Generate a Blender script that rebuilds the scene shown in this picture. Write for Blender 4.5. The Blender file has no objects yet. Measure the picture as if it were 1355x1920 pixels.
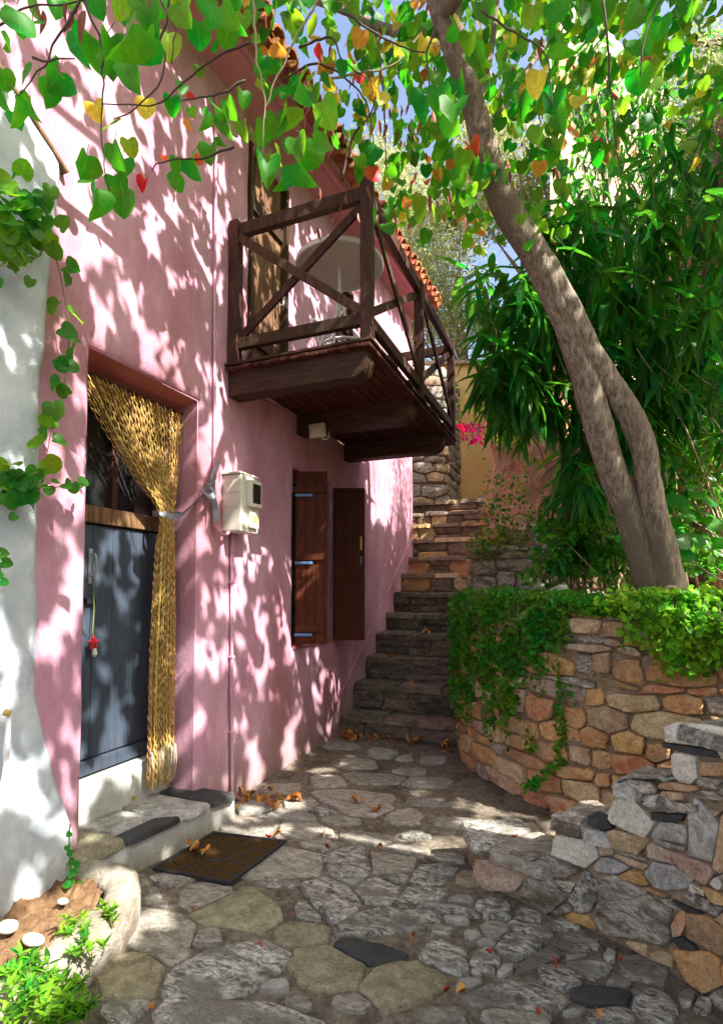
import bpy, bmesh, math, random
import numpy as np
from mathutils import Vector, Matrix, noise, Euler
PI = math.pi
R = math.radians
S = bpy.context.scene
COL = S.collection

# ---------------------------------------------------------------- camera
FPX, YAW, PITCH, HOR = 1017.0, R(22), R(2.4), 1108.0
YC = HOR - FPX*math.tan(PITCH)
CAM = Vector((2.2, 0.0, 1.4))
cd = bpy.data.cameras.new('camera'); cam = bpy.data.objects.new('camera', cd); COL.objects.link(cam)
cam.location = CAM; cam.rotation_euler = (R(90)+PITCH, 0, YAW)
cd.sensor_fit = 'VERTICAL'; cd.sensor_height = 36.0; cd.lens = FPX/1920*36.0
cd.shift_y = (YC-960)/1920; cd.clip_start = 0.05; cd.clip_end = 500
S.camera = cam
# ---------------------------------------------------------------- light
SUNV = Vector((0.66, -0.19, 0.73)).normalized()
w = bpy.data.worlds.new('World'); S.world = w; w.use_nodes = True
nt = w.node_tree; bg = nt.nodes['Background']
sky = nt.nodes.new('ShaderNodeTexSky'); sky.sky_type = 'NISHITA'; sky.sun_disc = False
sky.sun_elevation = math.asin(SUNV.z); sky.sun_rotation = math.atan2(SUNV.x, SUNV.y)
sky.dust_density = 4.5; sky.air_density = .9; sky.ozone_density = .2
nt.links.new(sky.outputs[0], bg.inputs[0]); bg.inputs[1].default_value = 0.13
sl = bpy.data.lights.new('sun', 'SUN'); sl.energy = 5.0; sl.angle = R(0.42); sl.color = (1.0, 0.955, 0.88)
sun = bpy.data.objects.new('sun', sl); COL.objects.link(sun)
sun.location = (6, -2, 9); sun.rotation_euler = SUNV.to_track_quat('Z', 'Y').to_euler()
S.view_settings.view_transform = 'Standard'; S.view_settings.look = 'None'
S.view_settings.exposure = 1.68; S.view_settings.gamma = 1.0; S.view_settings.use_curve_mapping = False

# ---------------------------------------------------------------- measuring helpers
def ray(px, py):
    a = (px-677.5)/FPX; b = -(py-YC)/FPX
    f = math.cos(PITCH)-b*math.sin(PITCH); z = math.sin(PITCH)+b*math.cos(PITCH)
    return Vector((a*math.cos(YAW)-f*math.sin(YAW), a*math.sin(YAW)+f*math.cos(YAW), z))
def at(px, py, axis, v):
    r = ray(px, py); return CAM + r*((v-CAM[axis])/r[axis])
def atd(px, py, d):
    return CAM + ray(px, py)*d
def proj(p):
    d = p-CAM
    u = d.x*math.cos(YAW)+d.y*math.sin(YAW); f = -d.x*math.sin(YAW)+d.y*math.cos(YAW)
    zc = f*math.cos(PITCH)+d.z*math.sin(PITCH); b = -f*math.sin(PITCH)+d.z*math.cos(PITCH)
    if zc < 0.05: return (-9999, -9999, zc)
    return (677.5+FPX*u/zc, YC-FPX*b/zc, zc)

# ---------------------------------------------------------------- object helpers
def tag(o, label=None, cat=None, group=None, kind=None):
    if label: o['label'] = label
    if cat: o['category'] = cat
    if group: o['group'] = group
    if kind: o['kind'] = kind
    return o
def link(o, parent=None):
    COL.objects.link(o)
    if parent is not None:
        o.parent = parent
        mw = Matrix.Identity(4); p = parent
        chain = Vector((0, 0, 0))
        while p is not None and p.type == 'EMPTY': chain += p.location; p = p.parent
        o.matrix_parent_inverse = Matrix.Translation(-Vector(parent.get('base', (0, 0, 0))))
    return o
def thing(name, loc, label, cat, group=None, kind=None, parent=None):
    o = bpy.data.objects.new(name, None); COL.objects.link(o)
    o.empty_display_size = 0.1; o.location = loc; o['base'] = list(loc)
    return tag(o, label, cat, group, kind)
def mesh(name, verts, faces, mats, smooth=False, mi=None):
    me = bpy.data.meshes.new(name); me.from_pydata([tuple(v) for v in verts], [], faces)
    for m in (mats if isinstance(mats, (list, tuple)) else [mats]): me.materials.append(m)
    if mi is not None: me.polygons.foreach_set('material_index', mi)
    if smooth: me.polygons.foreach_set('use_smooth', [True]*len(me.polygons))
    me.update(); return me
def leafattr(me):
    a = me.attributes.new('lv', 'FLOAT_VECTOR', 'POINT'); co = np.zeros(len(me.vertices)*3); me.vertices.foreach_get('co', co); a.data.foreach_set('vector', co); return me
def obj(name, me, parent=None, mat4=None):
    o = bpy.data.objects.new(name, me); link(o, parent)
    if mat4 is not None: o.matrix_basis = mat4
    return o
class G:
    """collects shapes and links them as one mesh object"""
    def __init__(s): s.v = []; s.f = []
    def add(s, v, f):
        n = len(s.v); s.v += [Vector(x) for x in v]; s.f += [tuple(i+n for i in q) for q in f]; return s
    def box(s, lo, hi, b=0.0, M=None):
        lo = Vector(lo); hi = Vector(hi)
        bm = bmesh.new(); bmesh.ops.create_cube(bm, size=1)
        for v in bm.verts: v.co = Vector([(lo[i]+hi[i])/2+v.co[i]*(hi[i]-lo[i]) for i in range(3)])
        if b > 0: bmesh.ops.bevel(bm, geom=bm.edges[:], offset=b, segments=2, affect='EDGES', profile=.6)
        bm.verts.index_update()
        s.add([(M @ v.co if M else v.co.copy()) for v in bm.verts], [[v.index for v in f.verts] for f in bm.faces]); bm.free(); return s
    def bar(s, a, b, w, h, bev=0.004, up=Vector((0, 0, 1))):
        a = Vector(a); b = Vector(b); d = (b-a); L = d.length; d.normalize()
        x = d.cross(up)
        if x.length < 1e-3: x = Vector((1, 0, 0))
        x.normalize(); z = x.cross(d)
        M = Matrix.Translation((a+b)/2) @ Matrix((x, d, z)).transposed().to_4x4()
        return s.box((-w/2, -L/2, -h/2), (w/2, L/2, h/2), bev, M)
    def tube(s, pts, r, n=8, cap=True, mod=None):
        pts = [Vector(p) for p in pts]
        if not isinstance(r, (list, tuple)): r = [r]*len(pts)
        V = []; F = []; prev = None
        for i, p in enumerate(pts):
            t = (pts[min(i+1, len(pts)-1)]-pts[max(i-1, 0)])
            if t.length < 1e-6: t = Vector((0, 0, 1))
            t.normalize()
            if prev is None: x = t.orthogonal().normalized()
            else:
                x = prev - t*prev.dot(t)
                x = x.normalized() if x.length > 1e-6 else t.orthogonal().normalized()
            prev = x; y = t.cross(x)
            for k in range(n):
                a = 2*PI*k/n; rr = r[i]*(mod(i, k) if mod else 1)
                V.append(p + x*math.cos(a)*rr + y*math.sin(a)*rr)
        for i in range(len(pts)-1):
            for k in range(n):
                F.append((i*n+k, i*n+(k+1) % n, (i+1)*n+(k+1) % n, (i+1)*n+k))
        if cap: F.append(tuple(range(n-1, -1, -1))); F.append(tuple((len(pts)-1)*n+k for k in range(n)))
        return s.add(V, F)
    def prism(s, poly, ax, a, b):
        """poly 2D in the two other axes, extruded along ax from a to b"""
        def P(u, v, t):
            return {0: (t, u, v), 1: (u, t, v), 2: (u, v, t)}[ax]
        n = len(poly); V = [P(*q, a) for q in poly]+[P(*q, b) for q in poly]
        F = [tuple(range(n)), tuple(range(2*n-1, n-1, -1))]+[(i, i+n, (i+1) % n+n, (i+1) % n) for i in range(n)]
        return s.add(V, F)
    def fixn(s, me):
        bm = bmesh.new(); bm.from_mesh(me); bmesh.ops.recalc_face_normals(bm, faces=bm.faces[:]); bm.to_mesh(me); bm.free()
    def build(s, name, mat, parent=None, smooth=False, mat4=None):
        me = mesh(name, s.v, s.f, mat, smooth); s.fixn(me)
        return obj(name, me, parent, mat4)
def grid_fn(nu, nv, fn):
    V = [fn(i/(nu), j/(nv)) for j in range(nv+1) for i in range(nu+1)]
    F = [(j*(nu+1)+i, j*(nu+1)+i+1, (j+1)*(nu+1)+i+1, (j+1)*(nu+1)+i) for j in range(nv) for i in range(nu)]
    return V, F
def smoothpts(pts, k=6):
    pts = [Vector(p) for p in pts]; out = []
    P = [pts[0]*2-pts[1]]+pts+[pts[-1]*2-pts[-2]]
    for i in range(1, len(P)-2):
        for j in range(k):
            t = j/k; a, b, c, d = P[i-1], P[i], P[i+1], P[i+2]
            out.append(0.5*((2*b)+(c-a)*t+(2*a-5*b+4*c-d)*t*t+(3*b-a-3*c+d)*t**3))
    out.append(pts[-1]); return out
def fbm(p, o=3):
    return noise.fractal(p, 1.0, 2.0, o)

# ---------------------------------------------------------------- materials
def new(name):
    m = bpy.data.materials.new(name); m.use_nodes = True
    return m, m.node_tree.nodes, m.node_tree.links, m.node_tree.nodes['Principled BSDF']
def ramp(N, stops):
    r = N.new('ShaderNodeValToRGB'); e = r.color_ramp.elements
    while len(e) < len(stops): e.new(0.5)
    for k, (p, c) in enumerate(stops): e[k].position = p; e[k].color = (*c, 1)
    return r
def M(name, c1, c2, scale=6, detail=8, rough=.85, bump=.3, bscale=40, stretch=(1, 1, 1), rand=0.0, dist=0.0,
      spots=None, spec=.3, bdist=.01, lo=.35, hi=.65, rot=(0, 0, 0), objspace=True, grain=0.0, macro=None):
    m, N, L, B = new(name)
    B.inputs['Specular IOR Level'].default_value = spec
    tc = N.new('ShaderNodeTexCoord'); mp = N.new('ShaderNodeMapping'); mp.inputs['Scale'].default_value = stretch; mp.inputs['Rotation'].default_value = rot
    L.new(tc.outputs['Object'], mp.inputs[0]); vec = mp.outputs[0]
    info = N.new('ShaderNodeObjectInfo')
    if rand:
        ad = N.new('ShaderNodeVectorMath'); ad.operation = 'ADD'
        ml = N.new('ShaderNodeVectorMath'); ml.operation = 'SCALE'; ml.inputs['Scale'].default_value = 37.0
        cx = N.new('ShaderNodeCombineXYZ'); L.new(info.outputs['Random'], cx.inputs[0]); L.new(info.outputs['Random'], cx.inputs[2])
        L.new(cx.outputs[0], ml.inputs[0]); L.new(mp.outputs[0], ad.inputs[0]); L.new(ml.outputs[0], ad.inputs[1]); vec = ad.outputs[0]
    n1 = N.new('ShaderNodeTexNoise'); n1.inputs['Scale'].default_value = scale; n1.inputs['Detail'].default_value = detail
    n1.inputs['Roughness'].default_value = .65; n1.inputs['Distortion'].default_value = dist; L.new(vec, n1.inputs['Vector'])
    r = ramp(N, [(lo, c1), (hi, c2)]); L.new(n1.outputs['Fac'], r.inputs[0]); colr = r.outputs[0]
    if macro:   # (colour, scale, lo, hi): broad patches of another tone
        n4 = N.new('ShaderNodeTexNoise'); n4.inputs['Scale'].default_value = macro[1]; n4.inputs['Detail'].default_value = 5; L.new(vec, n4.inputs['Vector'])
        rr = ramp(N, [(macro[2], (0, 0, 0)), (macro[3], (1, 1, 1))]); L.new(n4.outputs['Fac'], rr.inputs[0])
        mx = N.new('ShaderNodeMix'); mx.data_type = 'RGBA'; L.new(rr.outputs[0], mx.inputs['Factor']); L.new(colr, mx.inputs['A']); mx.inputs['B'].default_value = (*macro[0], 1); colr = mx.outputs['Result']
    if spots:   # (colour, scale, lo, hi)
        n3 = N.new('ShaderNodeTexNoise'); n3.inputs['Scale'].default_value = spots[1]; n3.inputs['Detail'].default_value = 9; n3.inputs['Roughness'].default_value = .75; L.new(vec, n3.inputs['Vector'])
        rr = ramp(N, [(spots[2], (0, 0, 0)), (spots[3], (1, 1, 1))]); L.new(n3.outputs['Fac'], rr.inputs[0])
        mx = N.new('ShaderNodeMix'); mx.data_type = 'RGBA'; L.new(rr.outputs[0], mx.inputs['Factor']); L.new(colr, mx.inputs['A']); mx.inputs['B'].default_value = (*spots[0], 1); colr = mx.outputs['Result']
    if rand:
        hs = N.new('ShaderNodeHueSaturation'); mr = N.new('ShaderNodeMapRange'); L.new(info.outputs['Random'], mr.inputs[0])
        mr.inputs[3].default_value = 1-rand; mr.inputs[4].default_value = 1+rand
        m2 = N.new('ShaderNodeMath'); m2.operation = 'MULTIPLY'; m2.inputs[1].default_value = 7.31; L.new(info.outputs['Random'], m2.inputs[0])
        m3 = N.new('ShaderNodeMath'); m3.operation = 'FRACT'; L.new(m2.outputs[0], m3.inputs[0])
        m4 = N.new('ShaderNodeMapRange'); L.new(m3.outputs[0], m4.inputs[0]); m4.inputs[3].default_value = .5-.025*min(1, rand*3); m4.inputs[4].default_value = .5+.025*min(1, rand*3)
        L.new(m4.outputs[0], hs.inputs['Hue']); L.new(mr.outputs[0], hs.inputs['Value']); L.new(colr, hs.inputs['Color']); colr = hs.outputs[0]
    if grain:
        n5 = N.new('ShaderNodeTexNoise'); n5.inputs['Scale'].default_value = 75; n5.inputs['Detail'].default_value = 6; n5.inputs['Roughness'].default_value = .8; L.new(vec, n5.inputs['Vector'])
        vo = N.new('ShaderNodeTexNoise'); vo.inputs['Scale'].default_value = 16; vo.inputs['Detail'].default_value = 3; vo.inputs['Distortion'].default_value = 2.5; L.new(vec, vo.inputs['Vector'])
        a5 = N.new('ShaderNodeMapRange'); L.new(n5.outputs['Fac'], a5.inputs[0]); a5.inputs[1].default_value = .3; a5.inputs[2].default_value = .7; a5.inputs[3].default_value = 1-grain; a5.inputs[4].default_value = 1+grain*.7
        pk = N.new('ShaderNodeMath'); pk.operation = 'SUBTRACT'; pk.inputs[1].default_value = .5; L.new(vo.outputs['Fac'], pk.inputs[0])
        ab = N.new('ShaderNodeMath'); ab.operation = 'ABSOLUTE'; L.new(pk.outputs[0], ab.inputs[0])
        cr = N.new('ShaderNodeMapRange'); L.new(ab.outputs[0], cr.inputs[0]); cr.inputs[1].default_value = 0; cr.inputs[2].default_value = .022; cr.inputs[3].default_value = 1-grain*1.4; cr.inputs[4].default_value = 1
        mm = N.new('ShaderNodeMath'); mm.operation = 'MULTIPLY'; L.new(a5.outputs[0], mm.inputs[0]); L.new(cr.outputs[0], mm.inputs[1])
        h5 = N.new('ShaderNodeHueSaturation'); L.new(mm.outputs[0], h5.inputs['Value']); L.new(colr, h5.inputs['Color']); colr = h5.outputs[0]
    L.new(colr, B.inputs['Base Color']); B.inputs['Roughness'].default_value = rough
    if bump:
        n2 = N.new('ShaderNodeTexNoise'); n2.inputs['Scale'].default_value = bscale; n2.inputs['Detail'].default_value = 9; n2.inputs['Roughness'].default_value = .7; L.new(vec, n2.inputs['Vector'])
        mu = N.new('ShaderNodeMath'); mu.operation = 'ADD'; L.new(n2.outputs['Fac'], mu.inputs[0]); L.new(n1.outputs['Fac'], mu.inputs[1])
        b = N.new('ShaderNodeBump'); b.inputs['Strength'].default_value = bump; b.inputs['Distance'].default_value = bdist
        L.new(mu.outputs[0], b.inputs['Height']); L.new(b.outputs[0], B.inputs['Normal'])
    return m
def leafmat(name, c, t, rough=.42, var=.12):
    m, N, L, B = new(name)
    info = N.new('ShaderNodeObjectInfo'); geo = N.new('ShaderNodeNewGeometry')
    ns = N.new('ShaderNodeTexNoise'); ns.inputs['Scale'].default_value = 5; L.new(geo.outputs['Position'], ns.inputs['Vector'])
    at_ = N.new('ShaderNodeAttribute'); at_.attribute_name = 'lv'; sx = N.new('ShaderNodeSeparateXYZ'); L.new(at_.outputs['Vector'], sx.inputs[0])
    def mth(op, a, b=None, c=None):
        q = N.new('ShaderNodeMath'); q.operation = op
        for i, v in enumerate((a, b, c)):
            if v is None: continue
            if isinstance(v, (int, float)): q.inputs[i].default_value = v
            else: L.new(v, q.inputs[i])
        return q.outputs[0]
    ay = mth('ABSOLUTE', sx.outputs['Y'])
    side = mth('PINGPONG', mth('MULTIPLY_ADD', sx.outputs['X'], 5.0, mth('MULTIPLY', ay, -5.5)), .5)
    v1 = mth('LESS_THAN', side, .045); v2 = mth('LESS_THAN', ay, .012)
    vein = mth('MULTIPLY', mth('MAXIMUM', mth('MULTIPLY', v1, .45), v2), .5)
    nb = N.new('ShaderNodeTexNoise'); nb.inputs['Scale'].default_value = 60; nb.inputs['Detail'].default_value = 4; L.new(geo.outputs['Position'], nb.inputs['Vector'])
    blot = mth('MULTIPLY_ADD', nb.outputs['Fac'], .7, .65)
    def vary(col):
        hs = N.new('ShaderNodeHueSaturation'); hs.inputs['Color'].default_value = (*col, 1)
        mr = N.new('ShaderNodeMapRange'); L.new(geo.outputs['Random Per Island'], mr.inputs[0]); mr.inputs[3].default_value = .55; mr.inputs[4].default_value = 1.5
        L.new(mth('MULTIPLY', mth('MULTIPLY', mr.outputs[0], blot), mth('ADD', vein, 1.0)), hs.inputs['Value'])
        mh = N.new('ShaderNodeMapRange'); L.new(ns.outputs['Fac'], mh.inputs[0]); mh.inputs[1].default_value = .3; mh.inputs[2].default_value = .7; mh.inputs[3].default_value = .5-var*.3; mh.inputs[4].default_value = .5+var*.3
        L.new(mh.outputs[0], hs.inputs['Hue']); return hs.outputs[0]
    L.new(vary(c), B.inputs['Base Color']); B.inputs['Roughness'].default_value = rough; B.inputs['Specular IOR Level'].default_value = .25
    tr = N.new('ShaderNodeBsdfTranslucent'); L.new(vary(t), tr.inputs[0])
    mx = N.new('ShaderNodeMixShader'); mx.inputs[0].default_value = .5
    L.new(B.outputs[0], mx.inputs[1]); L.new(tr.outputs[0], mx.inputs[2]); L.new(mx.outputs[0], N['Material Output'].inputs[0])
    return m
def plain(name, c, rough=.5, metal=0.0, spec=.5):
    return M(name, tuple(x*.88 for x in c), c, scale=14, rough=rough, bump=.06, bscale=60, spec=spec)
MT = {}
MT['pink'] = M('pink_limewash', (.50, .24, .335), (.65, .39, .478), scale=3.2, detail=13, stretch=(1, 1, .5), bump=.6, bscale=16, rough=.93, spec=.08, bdist=.014, lo=.36, hi=.64, spots=((.74, .55, .57), 8, .60, .72), macro=((.42, .19, .225), 1.3, .50, .68), grain=.07)
def splash(m, col, h, amt):
    N, L = m.node_tree.nodes, m.node_tree.links; B = N['Principled BSDF']; src = B.inputs['Base Color'].links[0].from_socket
    g_ = N.new('ShaderNodeNewGeometry'); sp = N.new('ShaderNodeSeparateXYZ'); L.new(g_.outputs['Position'], sp.inputs[0])
    n_ = N.new('ShaderNodeTexNoise'); n_.inputs['Scale'].default_value = 9; n_.inputs['Detail'].default_value = 9; n_.inputs['Roughness'].default_value = .75
    mp_ = N.new('ShaderNodeMapping'); mp_.inputs['Scale'].default_value = (1, 1, .35); L.new(g_.outputs['Position'], mp_.inputs[0]); L.new(mp_.outputs[0], n_.inputs['Vector'])
    a = N.new('ShaderNodeMath'); a.operation = 'MULTIPLY_ADD'; a.inputs[1].default_value = -h*2.6; L.new(n_.outputs['Fac'], a.inputs[0]); L.new(sp.outputs['Z'], a.inputs[2])
    mr = N.new('ShaderNodeMapRange'); L.new(a.outputs[0], mr.inputs[0]); mr.inputs[1].default_value = -h*1.3; mr.inputs[2].default_value = h*.1; mr.inputs[3].default_value = amt; mr.inputs[4].default_value = 0
    mx = N.new('ShaderNodeMix'); mx.data_type = 'RGBA'; L.new(mr.outputs[0], mx.inputs['Factor']); L.new(src, mx.inputs['A']); mx.inputs['B'].default_value = (*col, 1); L.new(mx.outputs['Result'], B.inputs['Base Color'])
splash(MT['pink'], (.30, .20, .18), .32, .8)
MT['redpink'] = M('pink_with_red_bounce', (.42, .12, .10), (.50, .17, .15), scale=3, bump=.35, bscale=20, rough=.9, spec=.1)  # wall pink with red bounced light painted in, for lintels and window sill
MT['rosepaint'] = M('rose_painted_plaster', (.50, .20, .24), (.60, .29, .33), scale=2.5, bump=.3, bscale=25, rough=.85, spec=.15)
MT['white'] = M('whitewash', (.48, .54, .60), (.63, .68, .72), scale=5, bump=.7, bscale=11, rough=.92, spec=.1, bdist=.02, spots=((.50, .49, .45), 7, .62, .8))
splash(MT['white'], (.36, .33, .28), .25, .75)
MT['stepwhite'] = M('weathered_whitewash', (.37, .385, .36), (.54, .55, .51), scale=5, bump=.7, bscale=22, rough=.92, spec=.1, bdist=.014, spots=((.30, .25, .19), 9, .58, .74))
splash(MT['stepwhite'], (.22, .19, .14), .10, .8)
MT['wood'] = M('dark_stained_wood', (.036, .016, .010), (.088, .044, .028), scale=5, stretch=(9, 9, 1.2), bump=.35, bscale=30, rough=.62, spec=.18, rand=.25)
MT['woodx'] = M('dark_stained_wood_crosswise', (.034, .015, .010), (.085, .042, .028), scale=5, stretch=(1.2, 9, 9), bump=.35, bscale=30, rough=.62, spec=.18, rand=.25)
MT['woody'] = M('reddish_deck_wood', (.045, .013, .009), (.095, .032, .021), scale=5, stretch=(9, 1, 9), bump=.3, bscale=30, rough=.65, spec=.15, rand=.25)
MT['shutter'] = M('varnished_shutter_wood', (.05, .012, .005), (.10, .028, .011), scale=4, stretch=(8, 8, 1), bump=.2, bscale=30, rough=.55, spec=.15, rand=.12, spots=((.04, .014, .008), 7, .66, .72))
MT['olddoor'] = M('weathered_brown_boards', (.09, .045, .022), (.24, .13, .065), scale=5, stretch=(9, 9, .8), bump=.6, bscale=25, rough=.7, spec=.25, rand=.15)
MT['doorblue'] = M('slate_blue_door_paint', (.036, .048, .070), (.056, .074, .104), scale=4, stretch=(7, 7, .8), bump=.3, bscale=30, rough=.6, spec=.3, rand=.06)
MT['glass'] = None
m, N, L, B = new('dark_window_glass'); B.inputs['Base Color'].default_value = (.02, .02, .022, 1); B.inputs['Roughness'].default_value = .08; B.inputs['Specular IOR Level'].default_value = .6; MT['glass'] = m
MT['metal_white'] = plain('white_painted_iron', (.75, .76, .76), .4)
MT['metal_grey'] = plain('grey_metal', (.35, .36, .38), .35)
MT['blueiron'] = plain('blue_painted_hinge', (.10, .22, .42), .45)
MT['brass'] = plain('brass', (.55, .38, .08), .35)
MT['black'] = plain('black_rubber', (.018, .018, .02), .7)
MT['plastic'] = M('ivory_plastic', (.58, .56, .46), (.66, .64, .54), scale=3, bump=.05, rough=.45, spec=.4)
MT['bulb'] = plain('pale_reflector', (.72, .62, .48), .4)
MT['straw'] = M('golden_straw', (.32, .19, .05), (.62, .42, .15), scale=30, bump=.5, bscale=90, rough=.95, spec=.05, rand=.34, bdist=.004)
MT['strawold'] = M('bleached_straw', (.40, .33, .22), (.62, .55, .42), scale=30, bump=.5, bscale=90, rough=.7, rand=.2, bdist=.004)
MT['ribbon'] = plain('grey_blue_ribbon', (.26, .30, .36), .4)
MT['red'] = plain('red_cloth', (.55, .015, .02), .7)
MT['yarn'] = plain('green_yarn', (.22, .28, .05), .8)
MT['mat'] = M('brown_coir_mat', (.05, .028, .008), (.085, .05, .016), scale=60, bump=.8, bscale=180, rough=.95, spec=.05, bdist=.004)
MT['kerb'] = M('weathered_kerb', (.26, .21, .155), (.50, .46, .39), scale=7, detail=12, bump=1.0, bscale=24, rough=.92, spec=.1, bdist=.03, spots=((.30, .17, .08), 9, .58, .7))
MT['tile'] = M('clay_tile', (.30, .095, .04), (.48, .20, .10), scale=9, bump=.5, bscale=40, rough=.85, spec=.15, rand=.3, spots=((.25, .20, .13), 12, .58, .7))
MT['mortar'] = M('earthy_mortar', (.21, .15, .10), (.38, .29, .205), scale=14, bump=1.0, bscale=60, rough=.95, spec=.1, bdist=.02, spots=((.09, .07, .055), 5, .5, .7))
MT['tanmortar'] = M('tan_lime_mortar', (.27, .195, .125), (.50, .38, .26), scale=22, detail=12, bump=1.0, bscale=60, rough=.95, spec=.1, bdist=.025, spots=((.16, .115, .075), 11, .56, .68))
MT['ground'] = M('cement_and_earth_joint', (.125, .103, .078), (.31, .26, .20), scale=30, bump=1.0, bscale=80, rough=.93, spec=.15, bdist=.012, spots=((.065, .052, .04), 3.5, .48, .66))
MT['soil'] = M('red_brown_soil', (.18, .10, .05), (.32, .20, .11), scale=16, bump=1, bscale=70, rough=.97, spec=.05, bdist=.02)
ST = {
 'g': M('grey_veined_stone', (.17, .155, .135), (.82, .78, .70), scale=24, dist=.7, detail=14, stretch=(1, 1.9, 1.4), rot=(0, 0, .35), bump=1.0, bscale=60, rough=.8, spec=.2, rand=.2, bdist=.02, lo=.40, hi=.61, spots=((.13, .11, .085), 9, .55, .66), macro=((.27, .25, .215), 4, .48, .62), grain=.35),
 'l': M('pale_grey_stone', (.22, .205, .18), (.42, .40, .36), scale=12, bump=.7, bscale=50, rough=.75, rand=.18, bdist=.01, grain=.2),
 't': M('olive_tan_stone', (.19, .165, .10), (.38, .34, .23), scale=16, bump=.8, bscale=50, rough=.8, rand=.18, bdist=.012, spots=((.09, .075, .045), 6, .55, .7), grain=.35),
 'b': M('brown_grey_stone', (.20, .175, .14), (.52, .475, .41), scale=18, dist=.8, stretch=(1, 2, 2), bump=1.0, bscale=45, rough=.8, rand=.2, bdist=.014, spots=((.30, .29, .27), 9, .62, .7), grain=.35),
 'd': M('dark_slate', (.035, .037, .04), (.065, .067, .07), scale=8, bump=.5, bscale=60, rough=.65, rand=.1, grain=.35),
 'o': M('orange_limestone', (.56, .24, .085), (.78, .49, .25), scale=12, dist=1.0, detail=12, bump=1.0, bscale=45, rough=.85, rand=.2, bdist=.02, spots=((.42, .38, .32), 8, .56, .68), macro=((.34, .22, .13), 3, .5, .7), grain=.35),
 'c': M('tan_limestone', (.46, .30, .16), (.74, .57, .37), scale=12, dist=1.0, detail=12, bump=1.0, bscale=45, rough=.85, rand=.22, bdist=.02, spots=((.46, .25, .11), 7, .55, .7), grain=.35),
 'w': M('white_cream_stone', (.55, .51, .43), (.74, .70, .61), scale=5, dist=.6, bump=.8, bscale=26, rough=.8, rand=.1, bdist=.016, spots=((.30, .20, .09), 7, .60, .68), grain=.35),
 'p': M('pink_tan_stone', (.38, .24, .17), (.58, .44, .35), scale=9, dist=1.2, bump=1.0, bscale=30, rough=.82, rand=.15, bdist=.018, spots=((.62, .56, .48), 9, .55, .66), grain=.35),
 'k': M('brown_layered_stone', (.36, .31, .245), (.82, .74, .63), scale=14, dist=1.6, detail=12, stretch=(1, 1, 2.4), rot=(.3, .3, 0), bump=1.0, bscale=50, rough=.85, spec=.15, rand=.2, bdist=.025, lo=.42, hi=.60, spots=((.66, .60, .52), 13, .60, .68), macro=((.24, .19, .14), 5, .5, .62), grain=.35),
 's': M('blue_grey_slate', (.26, .25, .235), (.60, .58, .53), scale=15, dist=.8, bump=.9, bscale=36, rough=.7, rand=.18, bdist=.014, spots=((.5, .5, .48), 15, .64, .7), grain=.35),
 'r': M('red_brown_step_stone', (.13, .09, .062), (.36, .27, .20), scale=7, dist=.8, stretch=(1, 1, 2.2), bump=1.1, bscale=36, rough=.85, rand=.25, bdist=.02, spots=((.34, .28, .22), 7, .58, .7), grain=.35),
 'z': M('dark_step_stone', (.075, .060, .042), (.27, .22, .16), scale=7, dist=.8, stretch=(1, 1, 2.2), bump=1.1, bscale=36, rough=.82, rand=.25, bdist=.02, spots=((.26, .25, .22), 7, .60, .72), grain=.35),  # darker brown stone, mostly for the lower steps
}
MT['rock'] = M('pink_orange_rock', (.42, .17, .10), (.62, .36, .26), scale=3, dist=1, bump=1.2, bscale=12, rough=.9, bdist=.06, spots=((.55, .44, .36), 4, .52, .66), macro=((.34, .13, .07), 1.4, .5, .7))
MT['ochre'] = M('ochre_plaster', (.78, .45, .15), (.86, .55, .23), scale=2, bump=.4, bscale=12, rough=.9, spots=((.72, .66, .54), 3, .66, .7))
MT['salmon'] = M('salmon_plaster', (.44, .17, .10), (.56, .27, .17), scale=2, bump=.4, bscale=12, rough=.9)
MT['cream'] = M('cream_plaster', (.34, .24, .16), (.44, .33, .23), scale=1.5, bump=.4, bscale=12, rough=.9)
MT['lav'] = plain('lavender_paint', (.36, .38, .55), .7)
MT['terra'] = plain('terracotta_paint', (.50, .16, .07), .8)
MT['bark'] = M('grey_brown_bark', (.18, .145, .11), (.48, .40, .32), scale=42, stretch=(1, 1, .22), rot=(.0, -.45, 0), dist=.5, detail=14, bump=1.0, bscale=90, rough=.9, spec=.12, bdist=.02, lo=.38, hi=.62, spots=((.52, .47, .40), 60, .63, .68), macro=((.24, .195, .15), 5, .5, .62), grain=.22)
MT['twig'] = plain('dark_twig', (.06, .035, .025), .8)
MT['twigpale'] = plain('pale_stem', (.30, .25, .15), .8)
MT['vinestem'] = plain('green_stem', (.13, .16, .04), .7)
MT['pod'] = plain('red_brown_pod', (.22, .05, .02), .6)
MT['dry'] = M('dry_orange_leaf', (.34, .13, .025), (.56, .27, .06), scale=14, bump=.3, rough=.7, rand=.3)
MT['dryred'] = M('dry_red_leaf', (.40, .05, .02), (.52, .10, .03), scale=14, bump=.3, rough=.7, rand=.2)
MT['dryyel'] = M('fallen_yellow_leaf', (.62, .45, .04), (.72, .55, .08), scale=14, bump=.2, rough=.7)
MT['lg'] = leafmat('judas_leaf_green', (.020, .145, .006), (.09, .52, .012), rough=.5)
MT['ll'] = leafmat('judas_leaf_light', (.07, .22, .008), (.30, .62, .02), rough=.5)
MT['ly'] = leafmat('judas_leaf_yellow', (.50, .42, .03), (.80, .66, .05))
MT['lo'] = leafmat('judas_leaf_orange', (.55, .24, .03), (.80, .38, .04))
MT['lr'] = leafmat('judas_leaf_red', (.50, .05, .015), (.70, .08, .02))
MT['ol'] = leafmat('oleander_leaf_dark', (.013, .095, .012), (.05, .28, .015), rough=.36)
MT['ol2'] = leafmat('oleander_leaf_mid', (.03, .14, .018), (.11, .38, .025), rough=.33)
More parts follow.
